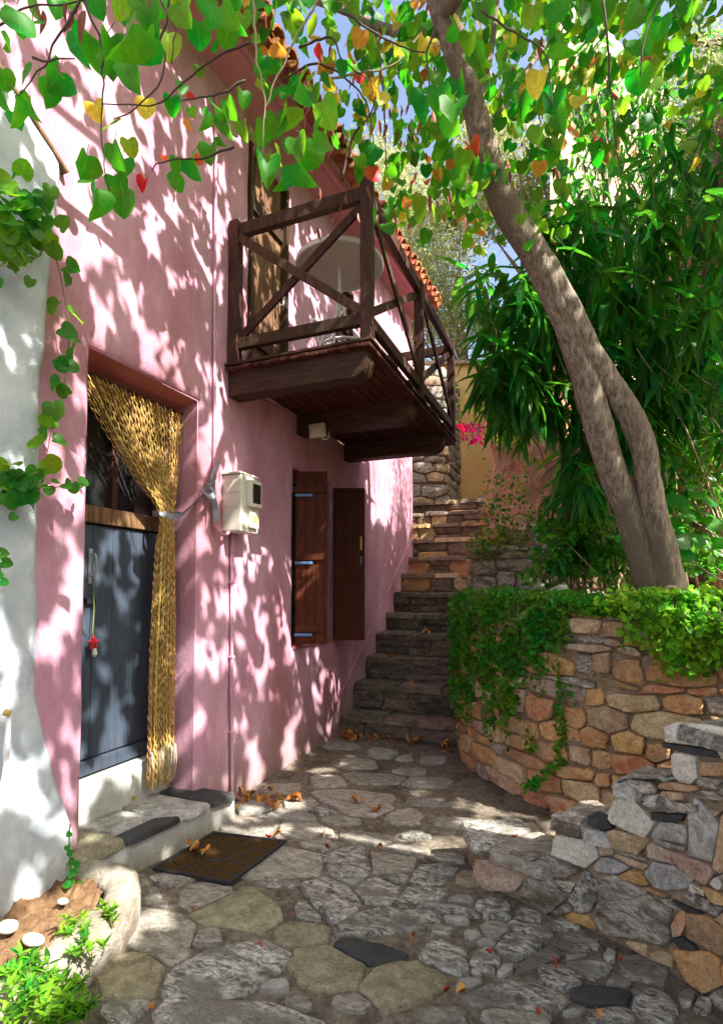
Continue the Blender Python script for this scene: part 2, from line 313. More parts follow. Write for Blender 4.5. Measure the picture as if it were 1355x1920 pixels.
MT['iv'] = leafmat('ivy_leaf', (.03, .15, .015), (.12, .42, .03), rough=.35)
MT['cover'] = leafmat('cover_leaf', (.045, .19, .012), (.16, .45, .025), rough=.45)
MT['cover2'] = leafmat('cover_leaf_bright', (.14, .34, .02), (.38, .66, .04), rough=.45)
MT['olive'] = leafmat('olive_leaf', (.26, .28, .12), (.36, .40, .15), rough=.6)
MT['shrub'] = leafmat('shrub_leaf', (.14, .20, .02), (.38, .46, .05), rough=.5)
MT['magenta'] = leafmat('bougainvillea_bract', (.70, .01, .15), (.85, .03, .25), rough=.6)
MT['pebble'] = plain('white_pebble', (.52, .48, .41), .7)

# ---------------------------------------------------------------- stones
def clip(poly, p, n):
    out = []; k = len(poly)
    for i in range(k):
        a = poly[i]; b = poly[(i+1) % k]
        da = (a[0]-p[0])*n[0]+(a[1]-p[1])*n[1]; db = (b[0]-p[0])*n[0]+(b[1]-p[1])*n[1]
        if da <= 0: out.append(a)
        if (da < 0 < db) or (db < 0 < da):
            t = da/(da-db); out.append((a[0]+(b[0]-a[0])*t, a[1]+(b[1]-a[1])*t))
    return out
def cells(seeds, gap, rng, n=14, pw=.62, jit=.07):
    res = []
    for i, s in enumerate(seeds):
        cx, cy, w_, h_, ro = s[:5]; a = w_/2; b = h_/2; c, q = math.cos(R(ro)), math.sin(R(ro))
        poly = []; o = rng.random()*6
        for k in range(n):
            t = 2*PI*(k+.5)/n; f = 1+jit*rng.uniform(-1.3, 1)
            x = a*math.copysign(abs(math.cos(t))**pw, math.cos(t))*f; y = b*math.copysign(abs(math.sin(t))**pw, math.sin(t))*f
            poly.append((cx+x*c-y*q, cy+x*q+y*c))
        for j, r_ in enumerate(seeds):
            if j == i: continue
            dx, dy = r_[0]-cx, r_[1]-cy
            if abs(dx) > (w_+r_[2]+h_+r_[3])*.6 or abs(dy) > (w_+r_[2]+h_+r_[3])*.6: continue
            def ext(S_, dx, dy):
                cc, qq = math.cos(R(S_[4])), math.sin(R(S_[4])); u = dx*cc+dy*qq; v = -dx*qq+dy*cc
                return 1/math.sqrt((u/(S_[2]/2))**2+(v/(S_[3]/2))**2+1e-12), u, v
            ri, ui, vi = ext(s, dx, dy); rj, _, _ = ext(r_, dx, dy)
            if ri+rj < .82: continue
            ri2 = ri/(ri+rj)
            # normal in stone i's stretched frame
            nu, nv = ui/((w_+r_[2])**2), vi/((h_+r_[3])**2)
            nx, ny = nu*c-nv*q, nu*q+nv*c; l = math.hypot(nx, ny) or 1; nx /= l; ny /= l
            if nx*dx+ny*dy < 0: continue
            p = (cx+dx*ri2-nx*gap/2, cy+dy*ri2-ny*gap/2)
            poly = clip(poly, p, (nx, ny))
            if len(poly) < 3: break
        if len(poly) >= 3: res.append((poly, s))
    return res
def stone_mesh(poly, pos, h, depth, mat, rings=3, rough=.012, bev=.12, seed=0, sub=True, smooth=False, tilt=0):
    # refine outline
    if sub:
        q = []
        for i in range(len(poly)):
            a, b = poly[i], poly[(i+1) % len(poly)]; q += [a, ((a[0]+b[0])/2, (a[1]+b[1])/2)]
        poly = q
    n = len(poly); cx = sum(p[0] for p in poly)/n; cy = sum(p[1] for p in poly)/n
    V = []; F = []; sd = Vector((seed*3.17, seed*1.7, seed*.9))
    lv = [(1.03, -depth), (1.0, h*.35), (1-bev*.55, h*.86)] + [((1-bev*1.2)*(1-k/rings), h) for k in range(rings)]
    c0 = pos(cx, cy, 0)
    tv = Vector((noise.noise(sd), noise.noise(sd+Vector((5, 5, 5))), noise.noise(sd+Vector((9, 1, 5)))))*tilt
    for li, (sc, hh) in enumerate(lv):
        for p in poly:
            x = cx+(p[0]-cx)*sc; y = cy+(p[1]-cy)*sc
            b = pos(x, y, 0); nn = noise.noise(b*14+sd)*.6+noise.noise(b*34+sd)*.4
            e = pos(x, y, hh+(nn*rough + (b-c0).dot(tv) if li >= 1 else 0)*(1 if li > 1 else .5)); V.append(e)
    for li in range(len(lv)-1):
        for k in range(n): F.append((li*n+k, li*n+(k+1) % n, (li+1)*n+(k+1) % n, (li+1)*n+k))
    V.append(pos(cx, cy, h + noise.noise(c0*14+sd)*rough)); ci = len(V)-1; l0 = (len(lv)-1)*n
    for k in range(n): F.append((l0+k, l0+(k+1) % n, ci))
    me = mesh('stone', V, F, mat, smooth)
    me.polygons.foreach_set('use_smooth', [k_ >= 2*n for k_ in range(len(F))])
    G().fixn(me); return me
def rubble(s0, s1, z0, z1, hr, wr, rng, kinds, wt, jit=.25):
    """rows of irregular stones as seeds"""
    out = []; z = z0
    while z < z1-.03:
        h_ = min(rng.uniform(*hr), z1-z)
        if z1-(z+h_) < hr[0]*.5: h_ = z1-z
        s_ = s0 - rng.random()*wr[0]
        while s_ < s1:
            w_ = rng.uniform(*wr); cs = s_+w_/2
            k = rng.choices(kinds, wt)[0]
            out.append((cs, z+h_/2+rng.uniform(-1, 1)*h_*jit*.5, w_*1.02, h_*rng.uniform(.92, 1.12), rng.uniform(-7, 7), k)); s_ += w_
        z += h_
    return out
def path_fn(pts):
    P = [Vector((p[0], p[1], 0)) for p in pts]; Ls = [0]
    for a, b in zip(P, P[1:]): Ls.append(Ls[-1]+(b-a).length)
    def seg(s_):
        for i in range(len(P)-1):
            if s_ <= Ls[i+1] or i == len(P)-2: return i
    def tangent(i): return (P[i+1]-P[i]).normalized()
    def f(s_, z, h=0):
        i = seg(s_); t = tangent(i); base = P[i]+t*(s_-Ls[i])
        # blended tangent
        fr = (s_-Ls[i])/max(1e-6, Ls[i+1]-Ls[i])
        t2 = t.copy()
        if fr > .5 and i < len(P)-2: t2 = t.lerp(tangent(i+1), fr-.5)
        if fr < .5 and i > 0: t2 = t.lerp(tangent(i-1), .5-fr)
        t2.normalize(); nrm = Vector((t2.y, -t2.x, 0))
        return base + Vector((0, 0, z)) + nrm*h
    def hit(px, py):
        r = ray(px, py); best = None
        for i in range(len(P)-1):
            a = P[i]; d = P[i+1]-a
            # CAM + r t = a + d u
            det = r.x*(-d.y)+d.x*r.y
            if abs(det) < 1e-9: continue
            bx, by = a.x-CAM.x, a.y-CAM.y
            t = (bx*(-d.y)+d.x*by)/det; u = (r.x*by-r.y*bx)/det
            lo = -3 if i == 0 else -1e-6; hi = 4 if i == len(P)-2 else 1+1e-6
            if t > 0 and lo <= u <= hi and (best is None or abs(u-.5) < abs(best[0]-.5)): best = (u, Ls[i]+u*d.length, CAM.z+r.z*t)
        return (best[1], best[2]) if best else (0, 0)
    return f, hit, Ls[-1]
def put_stones(parent, cl, pos, h, depth, rng, name='stone', rings=2, rough=.012, sub=True, bev=.14, tilt=.08, base=ST):
    for k, (poly, s_) in enumerate(cl):
        me = stone_mesh(poly, pos, rng.uniform(*h), depth, base[s_[5]], rings, rough, bev, seed=rng.random()*99, sub=sub, tilt=tilt)
        obj(name, me, parent)

# ---------------------------------------------------------------- the ground
rng = random.Random(4)
def gz(x, y): return .006*fbm(Vector((x*1.3, y*1.3, 0)), 2)
path = thing('stone_path', (1.3, 2.5, 0), None, None, kind='structure')
V, F = grid_fn(110, 110, lambda u, v: (lambda x, y: Vector((x, y, gz(x, y)+.004*noise.noise(Vector((x*9, y*9, 0))))))(-4+9*u, -3.5+9*v))
obj('joint_bed', mesh('joint_bed', V, F, MT['ground'], True), path)
gr = mesh('ground', [(-150, -150, -.03), (150, -150, -.03), (150, 150, -.03), (-150, 150, -.03)], [(0, 1, 2, 3)], MT['soil'])
tag(obj('ground', gr), kind='structure')
PAV = [(292,1745,142,92,8,'b'),(252,1834,132,86,-12,'t'),(388,1687,92,55,0,'b'),(430,1706,190,72,8,'t'),(322,1797,74,32,5,'b'),(390,1765,50,32,0,'b'),
(410,1830,236,112,-8,'g'),(515,1855,54,18,0,'l'),(440,1908,290,66,4,'g'),(240,1900,80,46,-10,'g'),(535,1625,150,58,-6,'b'),(465,1553,104,30,-4,'b'),(652,1620,96,52,5,'g'),
(525,1657,62,17,6,'g'),(620,1692,114,72,8,'g'),(577,1712,44,42,0,'g'),(565,1753,98,50,0,'t'),(617,1823,142,78,10,'t'),(729,1727,192,52,-7,'g'),(695,1791,112,42,10,'d'),
(748,1851,160,82,-8,'t'),(707,1672,92,50,6,'g'),(792,1681,92,30,-3,'g'),(815,1640,76,44,-20,'g'),(730,1618,82,40,0,'b'),(836,1706,114,19,9,'g'),(864,1694,42,18,0,'l'),
(925,1711,60,34,10,'g'),(855,1728,42,12,4,'l'),(927,1748,52,32,0,'b'),(888,1757,33,18,0,'l'),(914,1769,37,15,6,'l'),(829,1750,40,15,10,'b'),(969,1779,76,44,-6,'g'),
(836,1802,94,48,14,'g'),(906,1808,56,42,-10,'g'),(991,1744,78,21,14,'g'),(989,1721,48,18,8,'g'),(1059,1738,48,18,10,'g'),(1090,1765,64,21,18,'g'),(1069,1780,72,20,3,'g'),
(1013,1805,94,27,-22,'g'),(1081,1798,38,12,-4,'l'),(1143,1797,20,21,30,'l'),(1104,1819,80,34,8,'g'),(947,1824,32,17,-20,'l'),(1052,1838,80,36,14,'g'),(1206,1822,84,42,16,'g'),
(968,1876,170,54,7,'g'),(1125,1874,112,34,8,'d'),(1224,1892,80,58,10,'g'),(1287,1878,28,26,0,'g'),(1318,1892,30,28,0,'g'),(1148,1911,84,28,-4,'g'),(970,1914,120,26,4,'b'),
(1076,1903,38,11,-5,'l'),(830,1910,80,26,0,'b'),(660,1508,150,40,3,'b'),(600,1519,56,22,0,'g'),(718,1415,54,17,4,'l'),(814,1428,46,11,0,'l'),(757,1424,30,9,0,'l'),(672,1434,66,16,2,'b'),
(757,1533,60,27,4,'b'),(576,1513,78,26,4,'b'),(473,1517,62,22,-4,'l'),(550,1531,80,18,3,'l'),(572,1561,90,28,4,'b'),(600,1590,62,18,0,'b'),(690,1576,90,22,6,'b'),(760,1596,92,20,8,'b'),
(836,1610,64,16,6,'b'),(700,1462,110,19,2,'b'),(615,1468,64,20,0,'b'),(800,1470,84,18,2,'b'),(640,1400,60,13,2,'b'),(770,1448,60,12,0,'l'),(860,1545,80,16,3,'b'),(800,1505,70,14,2,'b'),
(530,1480,66,17,-5,'b'),(660,1655,50,14,0,'l'),(740,1648,44,18,0,'g'),(890,1650,70,26,4,'t'),(1010,1692,44,16,4,'b'),(1075,1700,50,16,10,'b'),(780,1570,50,12,4,'g'),(640,1540,66,15,3,'b'),
(335,1650,90,24,-6,'b'),(262,1680,70,28,0,'b'),(300,1700,30,14,0,'l'),(660,1885,70,34,0,'b'),(560,1890,44,22,0,'b'),(880,1850,44,20,0,'l'),(1160,1850,40,16,0,'b')]
def posg(px, py, h):
    p = at(px, py, 2, 0.0); return Vector((p.x, p.y, gz(p.x, p.y)+h))
PAV = [(a, b, c*1.15, d*1.15, e, f) for a, b, c, d, e, f in PAV]
cl = cells(PAV, 5, rng, n=16, pw=.70, jit=.13)
put_stones(path, cl, posg, (.010, .022), .03, rng, 'paving_stone', rings=3, rough=.010, bev=.07, tilt=.02)
# paving that continues beyond the frame, in world units
def occupied(x, y):
    p = proj(Vector((x, y, 0))); return -10 < p[0] < 1365 and 1370 < p[1] < 1925 and p[2] > 0
sd = []
for s_ in rubble(-.3, 3.4, -2.6, 5.2, (.22, .42), (.25, .55), rng, ['g', 'b', 't', 'l'], [4, 4, 2, 1], .8):
    if not any(occupied(s_[0]+a, s_[1]+b) for a in (-.25, 0, .25) for b in (-.18, 0, .18)) and .1 < s_[0] < 2.6 and s_[1] < 4.6: sd.append(s_)
put_stones(path, cells(sd, .04, rng, n=10), lambda u, v, h: Vector((u, v, gz(u, v)+h)), (.010, .02), .03, rng, 'paving_stone', rings=1, rough=.01, sub=False)
# small stones and gravel in the joints
g = G(); rr = random.Random(9)
for k in range(260):
    px, py = rr.uniform(200, 1320), 1400+520*rr.random()**.7
    p = at(px, py, 2, 0); r_ = rr.uniform(.002, .0055)*(1.8 if rr.random() < .06 else 1)
    if p.x < .25 or p.y > 4.8: continue
    a = rr.random()*PI
    vs = [Vector((math.cos(a+q*PI/2)*r_*rr.uniform(.7, 1.4), math.sin(a+q*PI/2)*r_*rr.uniform(.7, 1.4), 0)) for q in range(4)]
    c = Vector((p.x, p.y, gz(p.x, p.y)))
    g.add([c+q-Vector((0, 0, .004)) for q in vs]+[c+q*.6+Vector((0, 0, r_*.8)) for q in vs], [(4, 5, 6, 7), (0, 1, 5, 4), (1, 2, 6, 5), (2, 3, 7, 6), (3, 0, 4, 7)])
o = g.build('gravel', ST['b']); tag(o, 'loose grit and gravel scattered in the joints of the paving', 'gravel', kind='stuff')

# ---------------------------------------------------------------- the pink house
house = thing('pink_house', (0, 4.5, 0), 'two storey house with rough pink limewashed walls, wooden balcony and clay tiled eave', 'house')
DOOR = (1.93, 2.75, 0.0, 2.60); WIN = (3.95, 4.72, .95, 2.43); UD = (3.28, 3.84, 2.9, 4.72); UD2 = (4.82, 5.22, 2.9, 4.55)
OPEN = [DOOR, WIN, UD, UD2]
def wall_x(y, z):
    x = .013*fbm(Vector((0, y*1.1, z*1.1)), 3)+.006*noise.noise(Vector((3, y*6, z*6)))
    for (a, b, c, d) in OPEN:
        dy = max(a-y, y-b, 0); dz = max(c-z, z-d, 0); q = math.hypot(dy, dz)
        if q < .05: x -= .028*(1-q/.05)**2
    return x
def lines(lo, hi, step, extra):
    xs = set(round(lo+i*step, 4) for i in range(int((hi-lo)/step)+1)) | {lo, hi} | set(extra)
    return sorted(xs)
ex = []; ez = []
for (a, b, c, d) in OPEN:
    ex += [a, b, a-.012, b+.012, a-.03, b+.03]; ez += [c, d, d+.012, d+.03, c-.012, c-.03]
ys = lines(-3.0, 7.38, .07, ex); zs = lines(-.05, 5.75, .07, [z for z in ez if z > -.05])
V = [Vector((wall_x(y, z), y, z)) for z in zs for y in ys]; ny = len(ys); F = []
for j in range(len(zs)-1):
    for i in range(ny-1):
        cy, cz = (ys[i]+ys[i+1])/2, (zs[j]+zs[j+1])/2
        if any(a < cy < b and c < cz < d for a, b, c, d in OPEN): continue
        if cz > 4.88+.1*(cy-2.8)+.25: continue
        F.append((j*ny+i, j*ny+i+1, (j+1)*ny+i+1, (j+1)*ny+i))
n0 = len(V)
V += [(-.0, 7.38, -.05), (-5, 7.38, -.05), (-5, 7.38, 5.5), (0, 7.38, 5.5), (-5, -3, -.05), (-5, -3, 5.5), (-.0, -3, -.05), (0, -3, 5.5)]
F += [(n0, n0+1, n0+2, n0+3), (n0+1, n0+4, n0+5, n0+2), (n0+4, n0+6, n0+7, n0+5)]
obj('wall', mesh('wall', V, F, MT['pink'], True), house)
# reveals
def reveal(a, b, c, d, dep, name='reveal', top=None, mats=None, bot=True):
    e = .028
    def quad(p): return p
    td = top or 0
    nseg = 8
    for yy in (a, b):
        side = G()
        for k in range(nseg):
            z0 = c+(d-c)*k/nseg; z1 = c+(d-c)*(k+1)/nseg
            side.add([(-e, yy, z0), (-dep, yy, z0), (-dep, yy, z1), (-e, yy, z1)], [(0, 1, 2, 3)])
        side.build(name, MT['pink'], house)
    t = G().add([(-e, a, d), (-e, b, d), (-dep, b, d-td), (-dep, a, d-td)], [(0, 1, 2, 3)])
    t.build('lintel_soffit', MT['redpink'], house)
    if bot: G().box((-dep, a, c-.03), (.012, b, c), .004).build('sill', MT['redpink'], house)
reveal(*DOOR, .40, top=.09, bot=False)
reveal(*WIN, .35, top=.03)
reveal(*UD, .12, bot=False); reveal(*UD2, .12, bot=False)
G().box((-.40, 1.9, -.02), (-.22, 2.8, .40), .012).build('threshold', MT['stepwhite'], house)
# added black backings that block daylight and stand in for dark rooms
G().box((-.50, 1.8, 0), (-.45, 2.9, 2.9)).build('dark_backing', MT['black'], house)
G().box((-.42, 3.8, .8), (-.37, 4.9, 2.6)).build('dark_backing', MT['black'], house)
# entrance door: blue lower leaf, brown rail and dark glass above
door = G().box((-.325, 1.93, .42), (-.29, 2.75, 1.765), .003).build('door', MT['doorblue'], house)
for k in range(6):
    y0 = 1.935+k*.1355
    G().box((-.291, y0, .50), (-.278, y0+.1335, 1.76), .004).build('door_board', MT['doorblue'], door)
G().box((-.291, 1.93, .415), (-.262, 2.75, .49), .006).build('bottom_rail', MT['doorblue'], door)
tr = G().box((-.33, 1.93, 1.772), (-.255, 2.75, 1.865), .006).build('transom', MT['olddoor'], house)
for (y0, y1, z0, z1) in [(1.93, 2.0, 1.87, 2.50), (2.68, 2.75, 1.87, 2.50), (2.003, 2.677, 2.40, 2.50), (2.32, 2.36, 1.87, 2.397)]:
    G().box((-.33, y0, z0), (-.27, y1, z1), .005).build('window_frame', MT['wood'], house)
G().box((-.315, 2.0, 1.866), (-.305, 2.68, 2.41)).build('door_glass', MT['glass'], house)
hd = G(); hd.box((-.276, 2.17, 1.44), (-.266, 2.192, 1.63), .002); hd.tube([(-.266, 2.18, 1.60), (-.235, 2.18, 1.60), (-.23, 2.182, 1.58), (-.23, 2.184, 1.50), (-.235, 2.18, 1.48), (-.266, 2.18, 1.48)], .005)
hd.build('handle', MT['metal_grey'], door)
G().box((-.276, 2.15, 1.33), (-.255, 2.215, 1.36), .003).build('lock', MT['black'], door)
# upper doors
def updoor(a, b, c, d):
    o = G().box((-.10, a, c), (-.08, b, d)).build('balcony_door', MT['wood'], house)
    n_ = max(2, round((b-a)/.14)); wd = (b-a)/n_
    for k in range(n_):
        G().box((-.081, a+k*wd+.004, c), (-.06, a+(k+1)*wd-.004, d), .003).build('door_board', MT['olddoor'], o)
    for zz in (c+.35, d-.45): G().box((-.06, a+.02, zz), (-.035, b-.02, zz+.1), .004).build('batten', MT['wood'], o)
    G().tube([(-.035, b-.08, c+.82), (-.0, b-.08, c+.82), (.0, b-.08, c+.95), (-.035, b-.08, c+.95)], .008).build('handle', MT['metal_white'], o)
    for (y0, y1) in ((a-.001, a+.035), (b-.035, b+.001)): G().box((-.079, y0, c), (.002, y1, d), .004).build('jamb', MT['wood'], o)
updoor(*UD); updoor(*UD2)
# window with two open shutters
fr = None
for (y0, y1, z0, z1) in [(3.955, 4.005, .96, 2.39), (4.665, 4.715, .96, 2.39), (4.007, 4.663, 2.33, 2.39), (4.007, 4.663, .96, 1.02), (4.31, 4.36, 1.022, 2.328)]:
    G().box((-.16, y0, z0), (-.11, y1, z1), .004).build('window_frame', MT['wood'], house)
G().box((-.14, 4.0, 1.0), (-.13, 4.68, 2.35)).build('window_pane', MT['glass'], house)
def shutter(yh, wdt, ang, z0, z1, dark):
    Mx = Matrix.Translation((.012, yh, 0)) @ Matrix.Rotation(ang, 4, 'Z')
    o = G().box((0, 0, z0), (wdt, .022, z1), .003, Mx).build('shutter', MT['shutter'], house)
    n_ = 3
    for k in range(n_):
        G().box((.01+k*(wdt-.02)/n_+.003, -.006, z0+.01), (.01+(k+1)*(wdt-.02)/n_-.003, .001, z1-.01), .002, Mx).build('board', MT['shutter'], o)
    if not dark:
        for zz in (z0+.10, z0+.69, z1-.18):
            G().box((.006, -.028, zz), (wdt-.02, -.006, zz+.055), .004, Mx).build('batten', MT['shutter'], o)
            G().box((.0, -.030, zz-.035), (wdt*.55, -.0065, zz-.012), .002, Mx).build('hinge', MT['blueiron'], o)
    else:
        G().box((wdt-.045, -.016, z0+.86), (wdt-.027, -.0065, z0+.99), .002, Mx).build('bolt', MT['brass'], o)
        G().box((wdt-.045, -.014, z0+.72), (wdt-.03, -.0065, z0+.80), .002, Mx).build('hinge', MT['blueiron'], o)
shutter(3.955, .262, R(20), .965, 2.395, False)
shutter(4.70, .30, R(22), .93, 2.39, True)
# eave: sloping soffit, rose fascia, clay tiles
def ez_(y): return 4.95+.10*(y-2.8)
V = []; F = []; YY = [1.2+.2*i for i in range(32)]; 
for y in YY:
    V += [(-.02, y, ez_(y)-.12+.01*noise.noise(Vector((y*2, 0, 0)))), (.20, y, ez_(y))]
for i in range(len(YY)-1): F.append((2*i, 2*i+1, 2*i+3, 2*i+2))
obj('soffit', mesh('soffit', V, F, MT['rosepaint'], True), house)
y0, y1 = 1.2, 7.8
def sweep(prof, name, mat):
    g = G(); n = len(prof); V = []; F = []
    for y in YY:
        for (x, z) in prof: V.append((x, y, ez_(y)+z+.005*noise.noise(Vector((y*3, x*9, z*9)))))
    for i in range(len(YY)-1):
        for k in range(n): F.append((i*n+k, i*n+(k+1) % n, (i+1)*n+(k+1) % n, (i+1)*n+k))
    F += [tuple(range(n)), tuple(range((len(YY)-1)*n, len(YY)*n))]
    g.add(V, F); return g.build(name, mat, house)
sweep([(.2, -.02), (.235, -.02), (.235, .05), (.2, .05)], 'fascia', MT['rosepaint'])
sweep([(.2, .053), (.26, .053), (.26, .085), (.2, .085)], 'drip_moulding', MT['pink'])
slope = math.atan(.35)
roof = sweep([(-1.6, .70), (.24, .09), (.24, .13), (-1.6, .76)], 'roof', MT['tile'])
def tilemesh(up, r0=.085, r1=.07, L_=.42, n=7):
    V = []; F = []
    for (x, r_) in ((0, r0), (-L_, r1)):
        for rad in (r_, r_-.014):
            for k in range(n+1):
                a = PI*k/n; V.append((x, rad*math.cos(a), (rad*math.sin(a))*(1 if up else -1)))
    m_ = n+1
    for k in range(n):
        F += [(k, k+1, 2*m_+k+1, 2*m_+k), (m_+k, 3*m_+k, 3*m_+k+1, m_+k+1), (k, m_+k, m_+k+1, k+1), (2*m_+k, 2*m_+k+1, 3*m_+k+1, 3*m_+k)]
    return mesh('tile', V, F, MT['tile'], False)
tu = tilemesh(True); td_ = tilemesh(False)
rt = random.Random(3)
for i in range(34):
    y = 1.25+i*.185
    for r_ in range(4):
        for (me, dy, dz, ox) in ((td_, 0, .095, .02), (tu, .0925, .085, .0)):
            x = .40-r_*.33+ox+rt.uniform(-.02, .02); z = ez_(y)+.13+(.3-x)*.35+dz-.085+.012*r_
            Mx = Matrix.Translation((x, y+dy+rt.uniform(-.008, .008), z+rt.uniform(-.006, .006))) @ Matrix.Rotation(slope+rt.uniform(-.03, .03), 4, 'Y') @ Matrix.Rotation(rt.uniform(-.04, .04), 4, 'Z')
            obj('tile', me, roof, Mx)
g = G()
for i in range(70):   # broken tile and mortar bedding under the first row
    y = 1.3+i*.09; g.box((.22, y, ez_(y)+.088), (.30+rt.uniform(0, .05), y+.075, ez_(y)+.115+rt.uniform(0, .02)), .004)
g.build('tile_bedding', MT['tile'], house)
# pipes on the wall
pp = smoothpts([(.018, 2.842, 4.7), (.018, 2.845, 4.0), (.018, 2.852, 3.2), (.018, 2.862, 2.4), (.018, 2.866, 1.9), (.03, 2.88, 1.80), (.05, 2.93, 1.765), (.05, 2.99, 1.79)], 6)
G().tube(pp, .011, 8).build('conduit', MT['pink'], house, True)
G().tube([(.018, 3.065, 1.80), (.018, 3.07, 1.2), (.02, 3.08, .5), (.022, 3.088, .06), (.04, 3.09, .03), (.12, 3.08, .02)], .012, 8).build('conduit', MT['pink'], house, True)
cb = [at(632, 1317, 0, .012)]+[at(632+141*t, 1317-309.5*t, 0, .012) for t in (.25, .5, .75, 1)]
G().tube([at(637, 1365, 0, .012)]+cb, .009, 6).build('plaster_bead', MT['pink'], house, True)
for (yy, zz) in ((3.068, 1.45), (3.073, .95), (3.083, .45)):
    G().box((0, yy-.018, zz), (.034, yy+.018, zz+.014), .003).build('pipe_clip', MT['pink'], house)

# ---- balcony
BY0, BY1, BX = 2.98, 5.42, 1.05; ZD = 2.93
bal = G().box((.0, BY0+.02, ZD-.028), (BX-.02, BY1-.02, ZD-.018)).build('balcony', MT['woody'], house)
nb = 15
for k in range(nb):
    x0 = .005+k*(BX-.005)/nb
    G().box((x0+.003, BY0+rt.uniform(-.008, .008), ZD-.05), (x0+(BX-.005)/nb-.003, BY1, ZD-.0285), .003).build('deck_board', MT['woody'], bal)
for k in range(20):
    y0_ = BY0+.0+k*(BY1-BY0)/20
    G().box((.0, y0_+.003, ZD-.0175), (BX+.012+rt.uniform(-.008, .008), y0_+(BY1-BY0)/20-.003, ZD), .003).build('deck_board', MT['woodx'], bal)
for yb in (3.03, 3.99, 4.97):
    pr = [(-.02, ZD-.052), (.93, ZD-.052), (.93, ZD-.075)]
    prof = [(.0, ZD-.0505), (1.01, ZD-.0505)]+[(1.01-.09*(1-math.cos(t)), ZD-.0505-.06-.10*math.sin(t)) for t in [i*PI/2/6 for i in range(7)]]+[(.0, ZD-.211)]
    G().prism(prof, 1, yb, yb+.13).build('beam', MT['woodx'], bal)
    # plaster corbel pad where the beam enters the wall
PW = .036
def post(x, y, z0, z1): G().box((x-PW, y-PW, z0), (x+PW, y+PW, z1), .006).build('post', MT['wood'], bal)
zt, zb = 3.86, 3.07
px_ = BX-.04; ya, ym, yz = BY0+.06, 4.2, BY1-.05
post(.045, ya, ZD, 3.93); post(px_, ya, ZD-.02, 3.97); post(px_, ym, ZD, 3.92); post(px_, yz, ZD-.02, 3.94); post(.045, yz, ZD, 3.93)
def bay(a, b):
    a = Vector(a); b = Vector(b); d = (b-a).normalized(); a = a+d*PW; b = b-d*PW; nrm = Vector((d.y, -d.x, 0))
    up = Vector((0, 0, 1))
    G().bar(a+up*zt, b+up*zt, .05, .085, .005).build('top_rail', MT['wood'], bal)
    G().bar(a+up*zb, b+up*zb, .045, .075, .005).build('bottom_rail', MT['wood'], bal)
    t0, t1 = zb+.05, zt-.055
    G().bar(a+up*t0-nrm*.012, b+up*t1-nrm*.012, .022, .055, .003).build('brace', MT['wood'], bal)
    G().bar(a+up*t1+nrm*.014, b+up*t0+nrm*.014, .022, .055, .003).build('brace', MT['wood'], bal)
bay((.045, ya, 0), (px_, ya, 0)); bay((px_, ya, 0), (px_, ym, 0)); bay((px_, ym, 0), (px_, yz, 0)); bay((px_, yz, 0), (.045, yz, 0))

# ---- things on and under the balcony
tb = thing('round_table', (.66, 3.40, ZD), 'round white bistro table seen from below on the balcony', 'table')
tz = 3.70; cT = Vector((.66, 3.40, 0))
top = G().tube([cT+Vector((0, 0, tz-.015)), cT+Vector((0, 0, tz+.006)), cT+Vector((0, 0, tz+.012))], [.305, .305, .298], 48); top.build('tabletop', MT['plastic'], tb)
G().tube([cT+Vector((.300*math.cos(a), .300*math.sin(a), tz-.018)) for a in [i*2*PI/40 for i in range(41)]], .011, 6, False).build('rim', MT['metal_white'], tb, True)
G().tube([cT+Vector((0, 0, 3.28)), cT+Vector((0, 0, tz-.02))], .012).build('column', MT['metal_white'], tb)
for a in (.3, .3+2*PI/3, .3+4*PI/3):
    e = Vector((math.cos(a), math.sin(a), 0))
    G().tube(smoothpts([cT+e*.01+Vector((0, 0, 3.5)), cT+e*.05+Vector((0, 0, 3.3)), cT+e*.16+Vector((0, 0, 3.14)), cT+e*.27+Vector((0, 0, ZD+.01))]), .009, 6).build('leg', MT['metal_white'], tb, True)
ch = thing('bistro_chair', (.45, 4.0, ZD), 'white wrought iron chair with curled arms behind the round balcony table', 'chair')
cc = Vector((.45, 3.98, ZD))
G().tube([cc+Vector((.19*math.cos(a), .19*math.sin(a), .45)) for a in [i*2*PI/24 for i in range(25)]], .010, 6, False).build('seat_ring', MT['metal_white'], ch, True)
for k in range(7):
    u = -.15+k*.05; l = math.sqrt(.19**2-u*u); G().tube([cc+Vector((u, -l, .45)), cc+Vector((u, l, .45))], .006, 5).build('seat_slat', MT['metal_white'], ch)
for (sx, sy) in ((1, 1), (1, -1), (-1, 1), (-1, -1)):
    G().tube([cc+Vector((.13*sx, .13*sy, .45)), cc+Vector((.14*sx, .15*sy, .2)), cc+Vector((.18*sx, .18*sy, 0.005))], .010, 6).build('leg', MT['metal_white'], ch, True)
G().tube(smoothpts([cc+Vector((-.18, .05, .45)), cc+Vector((-.18, .16, .7)), cc+Vector((-.1, .24, .92)), cc+Vector((.1, .24, .92)), cc+Vector((.18, .16, .7)), cc+Vector((.18, .05, .45))]), .010, 6).build('backrest', MT['metal_white'], ch, True)
for sx in (-1, 1):
    G().tube(smoothpts([cc+Vector((.18*sx, .14, .68)), cc+Vector((.22*sx, .0, .68)), cc+Vector((.22*sx, -.16, .66)), cc+Vector((.21*sx, -.19, .58)), cc+Vector((.2*sx, -.14, .54)), cc+Vector((.18*sx, -.12, .46))]), .009, 6).build('armrest', MT['metal_white'], ch, True)
fl = thing('floodlight', (.13, 4.10, 2.76), 'square pale floodlight fixed under the balcony beside its middle beam', 'lamp')
